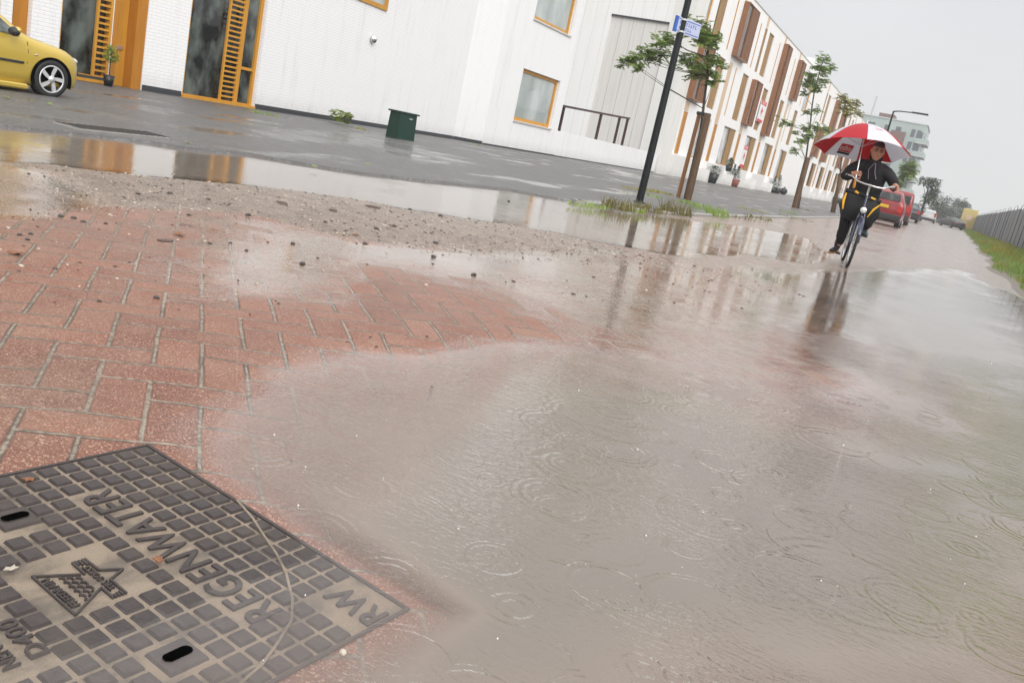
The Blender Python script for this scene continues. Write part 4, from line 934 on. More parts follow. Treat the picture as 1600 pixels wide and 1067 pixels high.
weed(408, 180, .40, .13, 140, 'grassy tuft at the wall foot beside the slatted window', 'leaf_green', g=GV, w=.010); weed(530, 196, .30, .36, 130, 'bright lime leafy plant against the white brick wall', 'leaf_lime', g=GV, w=.14, broad=True); weed(563, 204, .2, .10, 60, 'tiny tuft right of the lime leafy plant', 'leaf_yellow', g=GV)
for a in ((744,228,.25,.10,60,'tiny tuft at the corner of the projecting wall'),(812,236,.22,.28,40,'thin dry stems against the wall under the square window'),(976,258,.3,.35,70,'green weeds at the foot of the low wall'),(1003,264,.4,.25,90,'green weeds at the right end of the low wall')): weed(*a, 'leaf_green', g=GV)
# potted plants at the terrace
def pot(px, py, label, h, r, ph, mat, shape='cone', x=None):
    b = G(px, py); X_ = -16.9 if x is None else x; b = WX(px, py, X_); t = thing('potted_plant', label, 'potted plant', (X_, b.y, .03), 0, 'potted plants outside the terrace')
    m = MB(); m.lathe((0, 0, 0), (0, 0, 1), [(0, 0), (r*.7, 0), (r, ph), (r*.88, ph), (r*.85, ph-.04), (0, ph-.04)], 14); m.build('pot', M[mat], t)
    cr = MB(); rr = random.Random(int(px))
    for k in range(9):
        f = k/8; z = ph+(h-ph)*f; rad = (r*1.0*(1-f)**.8+.05) if shape == 'cone' else r*1.25*math.sin(math.pi*min(1, f*.9+.12)); leaves(cr, (0, 0, z), rad, 110, .10, rr, .6)
    cr.build('foliage', M['leaf_dark'], t); return t
pot(1147, 291, 'small cone shrub in a terracotta pot, right of the two', 1.75, .38, .62, 'terracotta'); pot(1141, 289, 'small cone shrub in a terracotta pot, left one, partly behind the white block', 1.8, .34, .55, 'terracotta', x=-17.4)
pot(1205, 303, 'small round shrub beside the white step block', 1.7, .36, .5, 'potblack', x=-17.2); pot(1212, 304, 'dark cone shrub in a black pot before the white step block', 1.9, .42, .6, 'potblack')
pot(1111, 286, 'wispy grey plant in a wide brown pot between the stakes and the terracotta pots', 1.3, .48, .75, 'potblack', 'round'); pot(1306, 321, 'dark rounded shrub on a pot beyond the second tree', 2.6, .8, .9, 'potblack', 'round')
hp = pot(1139, 262, 'dark hanging basket beside the third orange door', 1.1, .3, .5, 'potblack', 'round'); hp.location.z = 1.15
pf = G(161, 132); t = thing('potted_shrub', 'small bushy plant in a tall black pot beside the orange door', 'potted plant', (-16.75, 13.30, .03)); m = MB(); m.lathe((0, 0, 0), (0, 0, 1), [(0, 0), (.085, 0), (.12, .23), (.105, .23), (.10, .2), (0, .2)], 14); m.build('pot', M['potblack'], t)
m = MB(); rr = random.Random(8); leaves(m, (0, 0, .66), .17, 520, .055, rr, .95); leaves(m, (.02, -.02, .80), .10, 160, .05, rr); m.build('foliage', M['leaf_green'], t); m = MB(); m.tube([(0, 0, .2), (0, 0, .6)], [.014, .009], 6); m.build('stem', M['bark'], t)
bg_ = thing('rubbish_bag', 'dark rubbish bag lying by the wall right of the potted shrubs', 'bag', (-16.9, WX(1224, 300, -16.9).y, .03)); m = MB(); m.ell((0, 0, .35), (.42, .75, .38), 12, 8); m.tube([(.0, .1, .68), (.02, .12, .85)], [.10, .05], 8); m.build('sack', M['potblack'], bg_)
# ================================================================= STONES AND DEBRIS
def stone(px, py, s, mat, label, group, seed, flat=.6, el=1.4, name='stone'):
    b = G(px, py); X = np.array([b.x]); Y = np.array([b.y]); z = max(0, float(hfun(X, Y)[0])); rr = random.Random(seed)
    bm = bmesh.new(); bmesh.ops.create_icosphere(bm, subdivisions=2, radius=1)
    for v in bm.verts:
        f = 1+.35*noise.noise(v.co*1.3+Vector((seed*3.1, 0, 0)))+.12*noise.noise(v.co*4+Vector((seed, 2, 0))); v.co = Vector((v.co.x*el*f, v.co.y*f, v.co.z*flat*f))*s*.38
    me = bpy.data.meshes.new(name); bm.to_mesh(me); bm.free(); me.materials.append(M[mat]); o = bpy.data.objects.new(name, me); C.objects.link(o)
    o.location = (b.x, b.y, z+s*flat*.12); o.rotation_euler = (0, 0, rr.random()*6.28); return tag(o, label, 'stone' if name == 'stone' else name.replace('_', ' '), group)
sd = 0
for (x, y, s) in ((260,200,.038),(530,118,.05),(1375,185,.055),(50,302,.03),(655,265,.03),(775,178,.05),(945,325,.045),(915,262,.035),(1360,265,.055),(1355,303,.045),(308,452,.020),(870,452,.018),(862,442,.013),(780,490,.012),(1085,573,.012),(1155,563,.016),(1175,587,.015),(1332,562,.018),(1480,360,.045),(1015,205,.04),(770,283,.025),(85,258,.03),(190,178,.04),(230,187,.04),(1280,160,.06),(650,136,.035),(590,178,.035),(430,118,.04),(330,206,.028),(1230,218,.05),(1175,225,.05),(95,240,.03),(170,458,.012),(60,243,.03),(1590,130,.05),(1140,262,.04),(720,262,.025),(558,478,.010)):
    sd += 1; stone(x/2, y/2+250, s, 'stone_dark', 'small dark pebble lying on the muddy wet paving', 'dark pebbles on the muddy paving', sd, .7, 1.15)
for (x, y, s, lb) in ((515,260,.062,'largest brown bark like lump on the wet paving'),(880,148,.09,'flat brown lump at the left of the row along the gravel'),(1040,170,.085,'flat brown lump in the middle of the row along the gravel'),(1165,160,.095,'flat brown lump at the right of the row along the gravel')): sd += 1; stone(x/2, y/2+250, s, 'stone_brown', lb, 'brown lumps on the gravel bar', sd, .4, 2.0)
sd += 1; stone(244, 469, .030, 'stone_dark', 'largest dark angular pebble on the exposed red bricks', None, sd, .8, 1.2)
sd += 1; stone(155, 476, .022, 'stone_dark', 'dark pebble left of the largest one on the red bricks', None, sd, .8, 1.2)
for (x, y, s) in ((120,287,.018),(640,258,.022),(210,336,.016),(1070,487,.008),(365,378,.018),(555,257,.022),(300,97,.03),(1330,400,.03),(890,605,.008)): sd += 1; stone(x/2, y/2+250, s, 'stone_pale', 'tiny pale pebble on the wet paving', 'pale pebbles on the paving', sd, .7, 1.1)
stone(536, 1020, .018, 'stone_pale', 'round grey and cream shell like pebble beside the drain cover corner', None, 91, .85, 1.05)
stone(716, 826, .009, 'stone_pale', 'cream pebble showing in the big puddle', None, 92, .7, 1.2); stone(395, 732, .007, 'stone_pale', 'small grey pebble in shallow water above the drain cover', None, 93, .6, 1.3); stone(675, 604, .011, 'stone_dark', 'dark sliver in the shallow water right of the red bricks', None, 94, .4, 1.8)
stone(1547, 620, .012, 'stone_dark', 'small dark speck floating at the right of the big puddle', None, 95, .4, 1.3)
def fleaf(px, py, s, label, seed, mat='dead_leaf', z=None, g='fallen leaves'):
    b = G(px, py); zz = max(0.001, float(hfun(np.array([b.x]), np.array([b.y]))[0]))+.006 if z is None else z; rr = random.Random(seed); m = MB(); a = rr.random()*6.28; P = []
    for k in range(10):
        w = 2*math.pi*k/10; r = s*(1 if k % 2 else .62)*rr.uniform(.8, 1.15); P.append((r*math.cos(w)*1.4, r*math.sin(w), rr.uniform(0, s*.35)))
    m.add([(0, 0, s*.1)]+P+[(p[0], p[1], p[2]-.002) for p in P], [(0, 1+k, 1+(k+1) % 10) for k in range(10)]+[(1+k, 11+k, 11+(k+1) % 10, 1+(k+1) % 10) for k in range(10)]); o = m.build('fallen_leaf', M[mat], None, (b.x, b.y, zz)); o.rotation_euler = (0, 0, a); return tag(o, label, 'leaf', g)
fleaf(44, 758, .011, 'reddish dead leaf curled at the upper left of the drain cover', 1); fleaf(247, 878, .011, 'brown yellow leaf scrap on the drain cover beside the lettering', 2); fleaf(16, 894, .010, 'pale leaf scrap at the left edge of the drain cover', 3, 'stone_pale')
fleaf(280, 371, .035, 'orange brown leaf next to the largest brown lump', 4); fleaf(26, 402, .03, 'brown leaf at the left edge of the red bricks', 5); fleaf(555, 371, .03, 'small reddish leaf on the mud left of the middle', 6)
for i, (x, y, mt_) in enumerate(((10,158,'leaf_green'),(50,164,'leaf_yellow'),(76,168,'leaf_green'),(294,229,'leaf_green'),(369,188,'dead_leaf'),(490,266,'leaf_green'),(575,261,'leaf_green'),(752,244,'leaf_green'))): fleaf(x, y, .05, 'small %s leaf on the grey paving' % {'leaf_green': 'green', 'leaf_yellow': 'yellow', 'dead_leaf': 'orange'}[mt_], 20+i, mt_, .045, 'small leaves scattered on the grey paving')
gm = MB(); gp_ = MB(); rr = random.Random(31)
from mathutils import geometry
GP = polyG([(40,258),(200,266),(400,288),(520,308),(800,348),(1010,396),(1300,440),(1180,500),(980,480),(760,430),(560,420),(330,440),(60,450),(-30,360)])
x0, x1, y0, y1 = GP[:, 0].min(), GP[:, 0].max(), GP[:, 1].min(), GP[:, 1].max(); PX = []; 
N_ = 17000; ax_ = np.random.RandomState(2).rand(N_, 2); XX = x0+(x1-x0)*ax_[:, 0]; YY = y0+(y1-y0)*ax_[:, 1]; sdv = sdist(GP, XX, YY); sd_b = sdist(MUD[0][0], XX, YY); hz = hfun(XX, YY); nb_ = vnoise(XX, YY, .8, 9)
for i in range(N_):
    if sdv[i] < -.1 or hz[i] < -.012: continue
    bar_ = sd_b[i] > -.1
    if rr.random() > .04+.14*(nb_[i] > .55)+.6*bar_: continue
    s = .003+.010*rr.random()**4; m = gp_ if rr.random() < .45 else gm; m.ell((XX[i], YY[i], max(0, hz[i])+s*.05), (s*rr.uniform(.9, 1.7), s*rr.uniform(.6, 1.1), s*.6), 5, 3)
tag(gm.build('gravel', M['stone_brown']), 'fine dark grit washed over the paving', 'gravel', kind='stuff'); tag(gp_.build('pale_grit', M['stone_pale']), 'fine pale grit washed over the paving', 'gravel', kind='stuff')

rr = random.Random(77); dm = MB()
for _ in range(34):
    px, py = rr.uniform(380, 1600), rr.uniform(470, 1060); b = G(px, py)
    if float(hfun(np.array([b.x]), np.array([b.y]))[0]) > -.004: continue
    s = rr.uniform(.0007, .0017)*(1+.25*b.length); dm.ell((b.x, b.y, s*rr.uniform(.6, 9)), (s, s, s*1.2), 6, 4)
    if rr.random() < .4: 
        for q in range(4): a = q*1.57+rr.random(); dm.ell((b.x+s*3*math.cos(a), b.y+s*3*math.sin(a), s*rr.uniform(.5, 3)), (s*.5, s*.5, s*.6), 5, 3)
n = NT('water_drop'); M['drop'] = n.fin(n.pbr((.75, .75, .74), .08, None, 0, .8)); tag(dm.build('splash_drops', M['drop']), 'tiny raindrop splashes jumping off the puddle', 'raindrops', kind='stuff')
# ================================================================= VEHICLES
def wheel(par, c, R, rr_, w, axis, mat='silver', spokes=5):
    """axis: unit vector pointing outwards"""
    a = Vector(axis); m = MB(); m.lathe(Vector(c)-a*w, a, [(rr_*.95, 0), (R*.93, 0), (R, w*.2), (R, w*.8), (R*.95, w*.97), (rr_*1.03, w), (rr_, w*.93), (rr_*.97, w*.5)], 28); o = m.build('wheel', M['rubber'], par)
    m = MB(); m.lathe(Vector(c)-a*w*.6, a, [(0, 0), (rr_*.97, 0), (rr_*.97, w*.5), (rr_*1.02, w*.56), (rr_*.90, w*.57), (rr_*.86, w*.2)], 28); u = a.cross(Vector((0, 0, 1))).normalized(); v = Vector((0, 0, 1)); m.build('rim_barrel', M['trim'], o)
    m = MB(); p0 = Vector(c)-a*w*.02
    for k in range(spokes):
        t = 2*math.pi*k/spokes+.3; t2 = t+.38; q = [(.16, t-.9), (.24, t+.55), (.94, t2+.10), (.96, t2-.20), (.55, t-.02)]
        P = [p0+(u*math.cos(z)+v*math.sin(z))*r*rr_ for r, z in q]; m.add(P+[p-a*.03 for p in P], [(0,1,2,3,4)]+[(i, (i+1) % 5, 5+(i+1) % 5, 5+i) for i in range(5)])
    m.lathe(p0-a*.03, a, [(0, .0), (rr_*.26, 0), (rr_*.26, .035), (0, .045)], 14); m.lathe(p0-a*.04, a, [(rr_*.90, 0), (rr_*1.02, 0), (rr_*1.02, .042), (rr_*.93, .045), (rr_*.90, .03)], 28)
    m.build('rim', M[mat], o); return o
def carbody(par, st, paintm, name='body', n_sub=1):
    """st: stations (y, zbot, zbelt, ztop, wbelt, wtop)"""
    m = MB(); vs = []; 
    for (y, zb, zl, zt, w, wt) in st:
        h = zl-zb; ring = [(.0, zb), (w*.86, zb), (w*.955, zb+h*.07), (w*.99, zb+h*.28), (w, zb+h*.60), (w*.985, zb+h*.86), (w*.955, zl)]
        g = zt-zl
        if g > .06: ring += [(wt+(w*.955-wt)*.45, zl+g*.55), (wt, zt-g*.10), (wt*.90, zt-.012), (wt*.45, zt+.004), (0, zt+.010)]
        else: ring += [(w*.90, zl+g*.3+.012), (w*.80, zl+g*.6+.022), (w*.62, zt+.012), (w*.3, zt+.018), (0, zt+.02)]
        vs += [(x, y, z) for x, z in ring]+[(-x, y, z) for x, z in ring[::-1][1:-1]]
    k = 22; fs = []
    for i in range(len(st)-1):
        for j in range(k): fs.append((i*k+j, (i+1)*k+j, (i+1)*k+(j+1) % k, i*k+(j+1) % k))
    fs.append(tuple(range(k))); fs.append(tuple(reversed(range((len(st)-1)*k, len(st)*k)))); m.add(vs, fs, True); o = m.build(name, M[paintm], par)
    return o
def sidept(st, y, f, side, off=.012):
    for a, b in zip(st[:-1], st[1:]):
        if min(a[0], b[0]) <= y <= max(a[0], b[0]):
            t = (y-a[0])/(b[0]-a[0]); s = [a[i]+(b[i]-a[i])*t for i in range(6)]; break
    else: s = st[0] if abs(y-st[0][0]) < abs(y-st[-1][0]) else st[-1]
    zl, zt, w, wt = s[2], s[3], s[4], s[5]; x = w*.955+(wt-w*.955)*min(1, f/.9); return (side*(x+off), y, zl+(zt-zl)*f)
def sideglass(par, st, outline, side, mat='dark_glass', name='side_window', off=.014):
    P = [sidept(st, y, f, side, off) for y, f in outline]; m = MB(); c = [sum(p[i] for p in P)/len(P) for i in range(3)]; n = len(P)
    m.add([tuple(c)]+P, [(0, 1+i, 1+(i+1) % n) for i in range(n)]); return m.build(name, M[mat], par)
# --- yellow hatchback: local y forward, origin under the front wheel centre line, side facing the camera is +x
YC = thing('yellow_car', 'yellow hatchback with alloy wheels parked at the left edge of the picture', 'car', (-12.77, 8.57, .0), 0)
ST = [(.545,.30,.44,.46,.40,.3),(.53,.20,.50,.53,.56,.45),(.485,.165,.55,.60,.66,.55),(.40,.155,.595,.655,.73,.6),(.27,.15,.635,.705,.765,.65),(.10,.145,.67,.745,.775,.65),(-.10,.14,.70,.775,.775,.64),(-.28,.13,.735,.80,.775,.64),(-.42,.12,.76,.86,.775,.62),(-.62,.11,.775,1.0,.775,.60),(-.90,.105,.785,1.17,.775,.575),(-1.2,.105,.79,1.27,.775,.565),(-1.7,.105,.80,1.31,.775,.56),(-2.4,.11,.82,1.28,.77,.55),(-2.8,.14,.84,1.18,.74,.52),(-3.05,.2,.84,.92,.68,.48),(-3.12,.3,.75,.78,.6,.4)]
bd = carbody(YC, ST, 'yellow_paint')
sideglass(YC, ST, [(-.50,.07),(-.62,.06),(-1.30,.05),(-1.30,.86),(-1.12,.86),(-.86,.80),(-.60,.50)], 1, 'dark_glass'); sideglass(YC, ST, [(-.50,.10),(-.62,.06),(-1.30,.05),(-1.30,.86),(-1.12,.86),(-.86,.80)], -1)
sideglass(YC, ST, [(-1.36,.05),(-2.3,.08),(-2.3,.8),(-1.36,.86)], 1); sideglass(YC, ST, [(-1.36,.05),(-2.3,.08),(-2.3,.8),(-1.36,.86)], -1)
m = MB(); m.add([(-.52,-.44,.865),(.52,-.44,.865),(.50,-1.10,1.26),(-.50,-1.10,1.26),(0,-.40,.872),(0,-1.06,1.275)], [(0,4,5,3),(4,1,2,5)]); m.build('windscreen', M['dark_glass'], YC)
def sx_(z):  # side x of the body at height z, near the front door
    return .775
for side in (1, -1):
    m = MB(); 
    for (cy, R1) in ((0.0, .318), (-2.22, .318)):
        P = []
        for k in range(25):
            w = math.pi*(-.10+1.2*k/24); P.append((side*(.775+.004), cy+R1*math.cos(w)*1.02, .262+R1*math.sin(w)))
        m = MB(); m.add([(side*.779, cy, .262)]+P, [(0, 1+i, 2+i) for i in range(24)])
        m.build('wheel_arch_shade', M['hole'], YC)  # flat black disc on the body paints the shaded arch gap
    for cy in (0.0, -2.22): wheel(YC, (side*.787, cy, .272), .278, .195, .17, (side, 0, 0))
m = MB()
for P in ([(-.39,.735),(-.375,.60),(-.38,.45),(-.40,.34),(-.46,.28),(-.75,.265),(-1.25,.262)], [(-1.33,.77),(-1.33,.27)]):
    for (a, b) in zip(P[:-1], P[1:]):
        for s in (1,):
            def X_(z): return .775*(.955+.045*max(0, 1-abs(z-.5)/.35))+.004
            d = Vector((0, b[0]-a[0], b[1]-a[1])).normalized(); nn = Vector((0, -d.z, d.y))*.004
            m.add([(X_(a[1]), a[0]+nn.y, a[1]+nn.z), (X_(b[1]), b[0]+nn.y, b[1]+nn.z), (X_(b[1]), b[0]-nn.y, b[1]-nn.z), (X_(a[1]), a[0]-nn.y, a[1]-nn.z)], [(0,1,2,3)])
m.build('door_gap', M['trim'], YC)
m = MB(); m.box((.772, -1.9, .425), (.792, -.44, .458), .005); m.build('rubbing_strip', M['trim'], YC)
mi = MB(); mi.ell((.86, -.66, .835), (.09, .075, .065), 10, 7); mo = mi.build('wing_mirror', M['trim'], YC); mi = MB(); mi.ell((.87, -.635, .862), (.088, .05, .045), 10, 7); mi.build('mirror_cap', M['yellow_paint'], mo)
m = MB(); m.ell((.778, -.26, .575), (.008, .026, .012), 8, 5); m.build('side_repeater', M['chrome'], YC)
m = MB(); m.ell((.55, .505, .405), (.10, .055, .042), 10, 6); m.build('fog_lamp', M['trim'], YC)
for s in (1, -1): m = MB(); m.ell((s*.56, .40, .575), (.11, .14, .055), 12, 7); m.build('headlight', M['lens'], YC)
m = MB(); m.add([(.70, .50, .155), (.74, -.0, .125), (.74, .0, .115), (.72, .5, .14)], [(0,1,2,3)]); 
m = MB(); m.box((.70, -1.9, .075), (.795, -.36, .155), .02); m.build('side_skirt', M['yellow_paint'], YC)
m = MB(); m.tube([(-.2, -.43, .86), (.35, -.47, .875)], [.012, .008], 5); m.build('wiper', M['trim'], YC)
YC.scale = (1, 1, 1)
# --- generic car seen from behind: local y forward, origin at rear bumper centre on the ground
def car(name, label, cat, loc, rz, sc, st, paintm, rearwin, plate=True, wheels=(.75, 3.3), R=.31, lamps='red_lamp', sidewins=(), group=None, plate_z=.78, lamp_z=(.62, .86), bump='trim', wb=.82):
    t = thing(name, label, cat, loc, rz, group, sc); carbody(t, st, paintm)
    (y0, z0, hw0, y1, z1, hw1) = rearwin; m = MB(); m.add([(-hw0, y0-.03, z0), (hw0, y0-.03, z0), (hw1, y1-.03, z1), (-hw1, y1-.03, z1)], [(0,1,2,3)]); m.build('rear_window', M['dark_glass'] if 'pale' not in name else M['grey_glass'], t)
    for side in (1, -1):
        for ol in sidewins: sideglass(t, st, ol, side)
        for y in wheels: 
            wheel(t, (side*(wb+.012), y, R), R, R*.64, .2, (side, 0, 0)); 
        m = MB(); z0_, z1_ = lamp_z; m.box((side*wb*.97 if side < 0 else wb*.72, -.02, z0_), (side*wb*.72 if side < 0 else wb*.97, .08, z1_), .01); m.build('tail_light', M[lamps], t)
    m = MB(); m.box((-wb*.98, -.10, .28), (wb*.98, .14, .50), .03); m.build('bumper', M[bump], t)
    if plate: m = MB(); m.box((-.26, -.045, plate_z-.06), (.26, -.02, plate_z+.06)); p = m.build('number_plate', M['plate'], t)
    m = MB(); m.box((-wb*.9, .15, .2), (wb*.9, .35, .34)); m.build('underside', M['trim'], t)
    return t
def carat(px, py): p = G(px, py); return p
wag = [(.0,.32,.80,.86,.80,.6),(.06,.26,.95,1.02,.83,.62),(.25,.24,.98,1.36,.84,.60),(.45,.22,.98,1.43,.84,.60),(1.6,.2,.96,1.45,.84,.61),(2.5,.2,.94,1.42,.84,.60),(3.1,.2,.92,1.08,.84,.62),(3.9,.22,.84,.90,.83,.6),(4.3,.26,.74,.80,.78,.5),(4.4,.35,.6,.64,.7,.4)]
p = G(1385, 354); q = G(1404, 358)
car('red_estate_car', 'dark red estate car with slanted rear window parked nearest behind the cyclist', 'car', (-3.60, 53.5, 0), R_(1), 1.40, wag, 'red_paint', (.065, 1.05, .64, .235, 1.33, .56), sidewins=([(.5,.1),(1.2,.1),(1.2,.85),(.55,.85)],[(1.3,.1),(2.1,.1),(2.1,.85),(1.3,.85)],[(2.2,.1),(2.9,.1),(2.6,.8),(2.2,.85)]), group='red cars parked behind the cyclist')
van = [(.0,.30,.95,1.0,.80,.66),(.05,.24,1.02,1.5,.84,.72),(.14,.22,1.02,1.66,.85,.74),(.6,.2,1.02,1.70,.85,.75),(2.4,.2,1.0,1.68,.85,.74),(3.0,.2,.96,1.2,.84,.68),(3.5,.24,.85,.92,.8,.6),(3.8,.3,.7,.74,.74,.5)]
car('red_van', 'boxy red van parked just beyond the red estate car', 'van', (-3.92, 71, 0), R_(1), 1.44, van, 'red_paint', (.012, 1.08, .66, .048, 1.50, .66), sidewins=([(.3,.1),(1.2,.1),(1.2,.85),(.3,.85)],[(1.3,.1),(2.6,.1),(2.5,.8),(1.3,.85)]), group='red cars parked behind the cyclist', plate_z=.92, lamp_z=(.7, .98))
sed = [(.0,.34,.80,.84,.80,.6),(.08,.26,.90,.95,.84,.6),(.5,.22,.93,.99,.86,.6),(1.0,.2,.93,1.28,.86,.60),(1.5,.2,.93,1.38,.86,.60),(2.5,.2,.92,1.36,.86,.60),(3.1,.2,.90,1.05,.86,.6),(4.0,.22,.82,.88,.84,.6),(4.4,.3,.7,.74,.78,.5)]
car('dark_saloon_car', 'black saloon car with pale rear window, parked beyond the red van', 'car', (-4.45, 108, 0), R_(2), 1.60, sed, 'dark_paint', (.50, 1.03, .66, .96, 1.30, .56), sidewins=([(1.4,.1),(2.9,.1),(2.6,.8),(1.5,.8)],), lamps='red_lamp', plate_z=.62).children
p = G(1466, 351); car('pale_small_car', 'small white car with red lights, faint beyond the black saloon', 'car', (-3.6, 172, 0), 0, 1.55, wag, 'white_paint', (.065, 1.05, .64, .235, 1.33, .56), plate=False, lamp_z=(.7, 1.2))
car('low_dark_car', 'low dark car parked across the far right end of the road', 'car', (1.6, 160, 0), R_(28), 1.25, sed, 'dark_paint', (.50, 1.03, .66, .96, 1.30, .56), plate=False, sidewins=([(1.4,.1),(2.9,.1),(2.6,.8),(1.5,.8)],))
bx = thing('yellow_container', 'pale yellow container rising above the dark car at the end of the fence', 'container', (WY(1511, 346, 205).x, 205, 0)); m = MB(); m.box((-1.3, -1, .3), (1.5, 3.4, 4.3), .05); b_ = m.build('box', M['yellow_box'], bx)
m = MB(); [m.box((-1.2+k*.42, -1.04, .5), (-1.05+k*.42, -1.003, 4.1)) for k in range(6)]; m.build('ribs', M['yellow_box'], bx); m = MB(); m.box((-.5, -1.08, 1.9), (.7, -1.045, 3.0)); m.build('panel', M['beige_wood'], bx)
# ================================================================= CYCLIST
CY = G(1322.5, 418); CR = R_(189); CS = 1.136
def croot(name, label, cat): return thing(name, label, cat, (CY.x, CY.y, .0), CR, None, CS)
bk = croot('bicycle', 'dark city bicycle with wide silver handlebar ridden towards the camera', 'bicycle')
def ringm(c, R, r, n=36, k=6, sx=1.0):
    m = MB(); vs = []; fs = []
    for i in range(n):
        a = 2*math.pi*i/n
        for j in range(k):
            b = 2*math.pi*j/k; rr_ = R+r*math.cos(b); vs.append((c[0]+r*sx*math.sin(b), c[1]+rr_*math.cos(a), c[2]+rr_*math.sin(a)))
    for i in range(n):
        for j in range(k): fs.append((i*k+j, ((i+1) % n)*k+j, ((i+1) % n)*k+(j+1) % k, i*k+(j+1) % k))
    m.add(vs, fs, True); return m
def bwheel(cy, x=0):
    o = ringm((x, cy, .345), .325, .021).build('wheel', M['rubber'], bk); r_ = ringm((x, cy, .345), .303, .010, sx=1.4).build('rim', M['chrome'], o)
    m = MB(); 
    for k in range(28):
        a = 2*math.pi*k/28; s = 1 if k % 2 else -1; m.tube([(x+s*.022, cy+.02*math.cos(a), .345+.02*math.sin(a)), (x, cy+.30*math.cos(a), .345+.30*math.sin(a))], .0016, 3, False)
    m.tube([(x-.03, cy, .345), (x+.03, cy, .345)], .02, 8); m.build('spokes', M['chrome'], o); return o
bwheel(0); bwheel(-1.13)
def tub(name, pts, r, mat, n=8, par=None): m = MB(); m.tube(pts, r, n); return m.build(name, M[mat], par or bk)
m = MB()
for s in (1, -1): m.tube([(s*.055, 0, .345), (s*.05, -.08, .62), (s*.03, -.13, .74), (0, -.14, .76)], [.010, .013, .015, .018], 7)
m.build('fork', M['bike_blue'], bk)
m = MB(); m.tube([(0, -.14, .74), (0, -.205, .98)], .021, 10); m.tube([(0, -.15, .80), (0, -.42, .42), (0, -.62, .30)], .018, 8); m.tube([(0, -.17, .86), (0, -.45, .52), (0, -.70, .45)], .014, 8)
m.tube([(0, -.62, .28), (0, -.80, .86)], .017, 8)
for s in (1, -1): m.tube([(s*.02, -.64, .29), (s*.06, -1.13, .345)], .011, 6); m.tube([(s*.02, -.77, .76), (s*.06, -1.13, .345)], .009, 6)
m.build('frame', M['bike_blue'], bk)
tub('stem', [(0, -.205, .97), (0, -.225, 1.09), (0, -.19, 1.125)], [.016, .015, .018], 'chrome')
tub('handlebar', [(.335,-.50,1.195),(.31,-.36,1.205),(.25,-.27,1.195),(.17,-.22,1.145),(.08,-.19,1.125),(0,-.185,1.12),(-.08,-.19,1.112),(-.17,-.22,1.115),(-.25,-.28,1.15),(-.31,-.37,1.165),(-.335,-.50,1.16)], .0125, 'chrome', 10)
tub('grip', [(.335,-.48,1.195),(.34,-.60,1.19)], .018, 'rubber'); tub('grip', [(-.335,-.48,1.16),(-.34,-.60,1.155)], .018, 'rubber')
tub('brake_lever', [(.30,-.34,1.20),(.38,-.38,1.19),(.42,-.46,1.18)], [.008, .007, .006], 'rubber', 6)
m = MB(); m.lathe((0, -.085, .785), (0, 1, 0), [(0, -.05), (.03, -.045), (.046, 0), (.046, .02), (.04, .022)], 16); hl = m.build('headlight', M['trim'], bk); m = MB(); m.lathe((0, -.064, .785), (0, 1, 0), [(.042, 0), (.03, .012), (0, .016)], 16); m.build('lens', M['lens'], hl); m = MB(); m.tube([(0,-.10,.75),(0,-.14,.72)], .008, 5); m.build('bracket', M['chrome'], hl)
def mudguard(cy, a0, a1, stay=True):
    m = MB(); vs = []; fs = []; n = 16
    for i in range(n+1):
        a = a0+(a1-a0)*i/n
        for j, (dx, dr) in enumerate(((-.032, -.012), (-.02, .004), (.02, .004), (.032, -.012))): vs.append((dx, cy+(.362+dr)*math.cos(a), .345+(.362+dr)*math.sin(a)))
    for i in range(n):
        for j in range(3): fs.append((i*4+j, i*4+j+1, (i+1)*4+j+1, (i+1)*4+j))
    m.add(vs, fs, True); return m.build('mudguard', M['bike_blue'], bk)
mudguard(0, R_(20), R_(150)); mudguard(-1.13, R_(25), R_(175))
m = MB(); m.lathe((0, -.62, .28), (1, 0, 0), [(0, .045), (.09, .045), (.09, .052), (0, .052)], 20)
m.tube([(.055,-.62,.28),(.085,-.60,.125)], .010, 6); m.tube([(-.055,-.62,.28),(-.085,-.64,.435)], .010, 6); m.build('crank', M['silver'], bk)
for s, y, z in ((1, -.60, .125), (-1, -.64, .435)): m = MB(); m.box((.09 if s > 0 else -.19, y-.04, z-.012), (.19 if s > 0 else -.09, y+.04, z+.012)); m.build('pedal', M['rubber'], bk)
m = MB(); m.ell((0, -.86, .895), (.10, .14, .04), 12, 6); m.build('saddle', M['rubber'], bk)
m = MB(); m.box((-.07, -1.36, .73), (.07, -.92, .75), .005); [m.tube([(s*.06,-1.13,.345),(s*.065,-1.2,.73)], .006, 5) for s in (1, -1)]; m.build('luggage_rack', M['rubber'], bk)
# black carrier with yellow pads behind the handlebar
sb = croot('carrier_bag', 'black padded carrier with yellow side strips mounted behind the bicycle handlebar', 'carrier')
m = MB(); P = [(-.17,.60),(.24,.62),(.30,.80),(.27,.98),(-.14,.96),(-.22,.84)]; m.add([(x*.92, -.27, z) for x, z in P]+[(x, -.33, z) for x, z in P]+[(x, -.44, z) for x, z in P], [(0,1,2,3,4,5),(17,16,15,14,13,12)]+[(k*6+i, k*6+6+i, k*6+6+(i+1) % 6, k*6+(i+1) % 6) for k in (0, 1) for i in range(6)], False); so_ = m.build('shell', M['cloth_black'], sb); q_ = bmesh.new(); q_.from_mesh(so_.data); bmesh.ops.subdivide_edges(q_, edges=q_.edges[:], cuts=5, use_grid_fill=True); bmesh.ops.triangulate(q_, faces=[f for f in q_.faces if len(f.verts) > 4])
for v in q_.verts: w = noise.noise(Vector((v.co.x*9, v.co.y*9, v.co.z*6)))+.5*noise.noise(v.co*21); v.co += Vector((v.co.x-.04, (v.co.y+.35), v.co.z-.8)).normalized()*w*.022
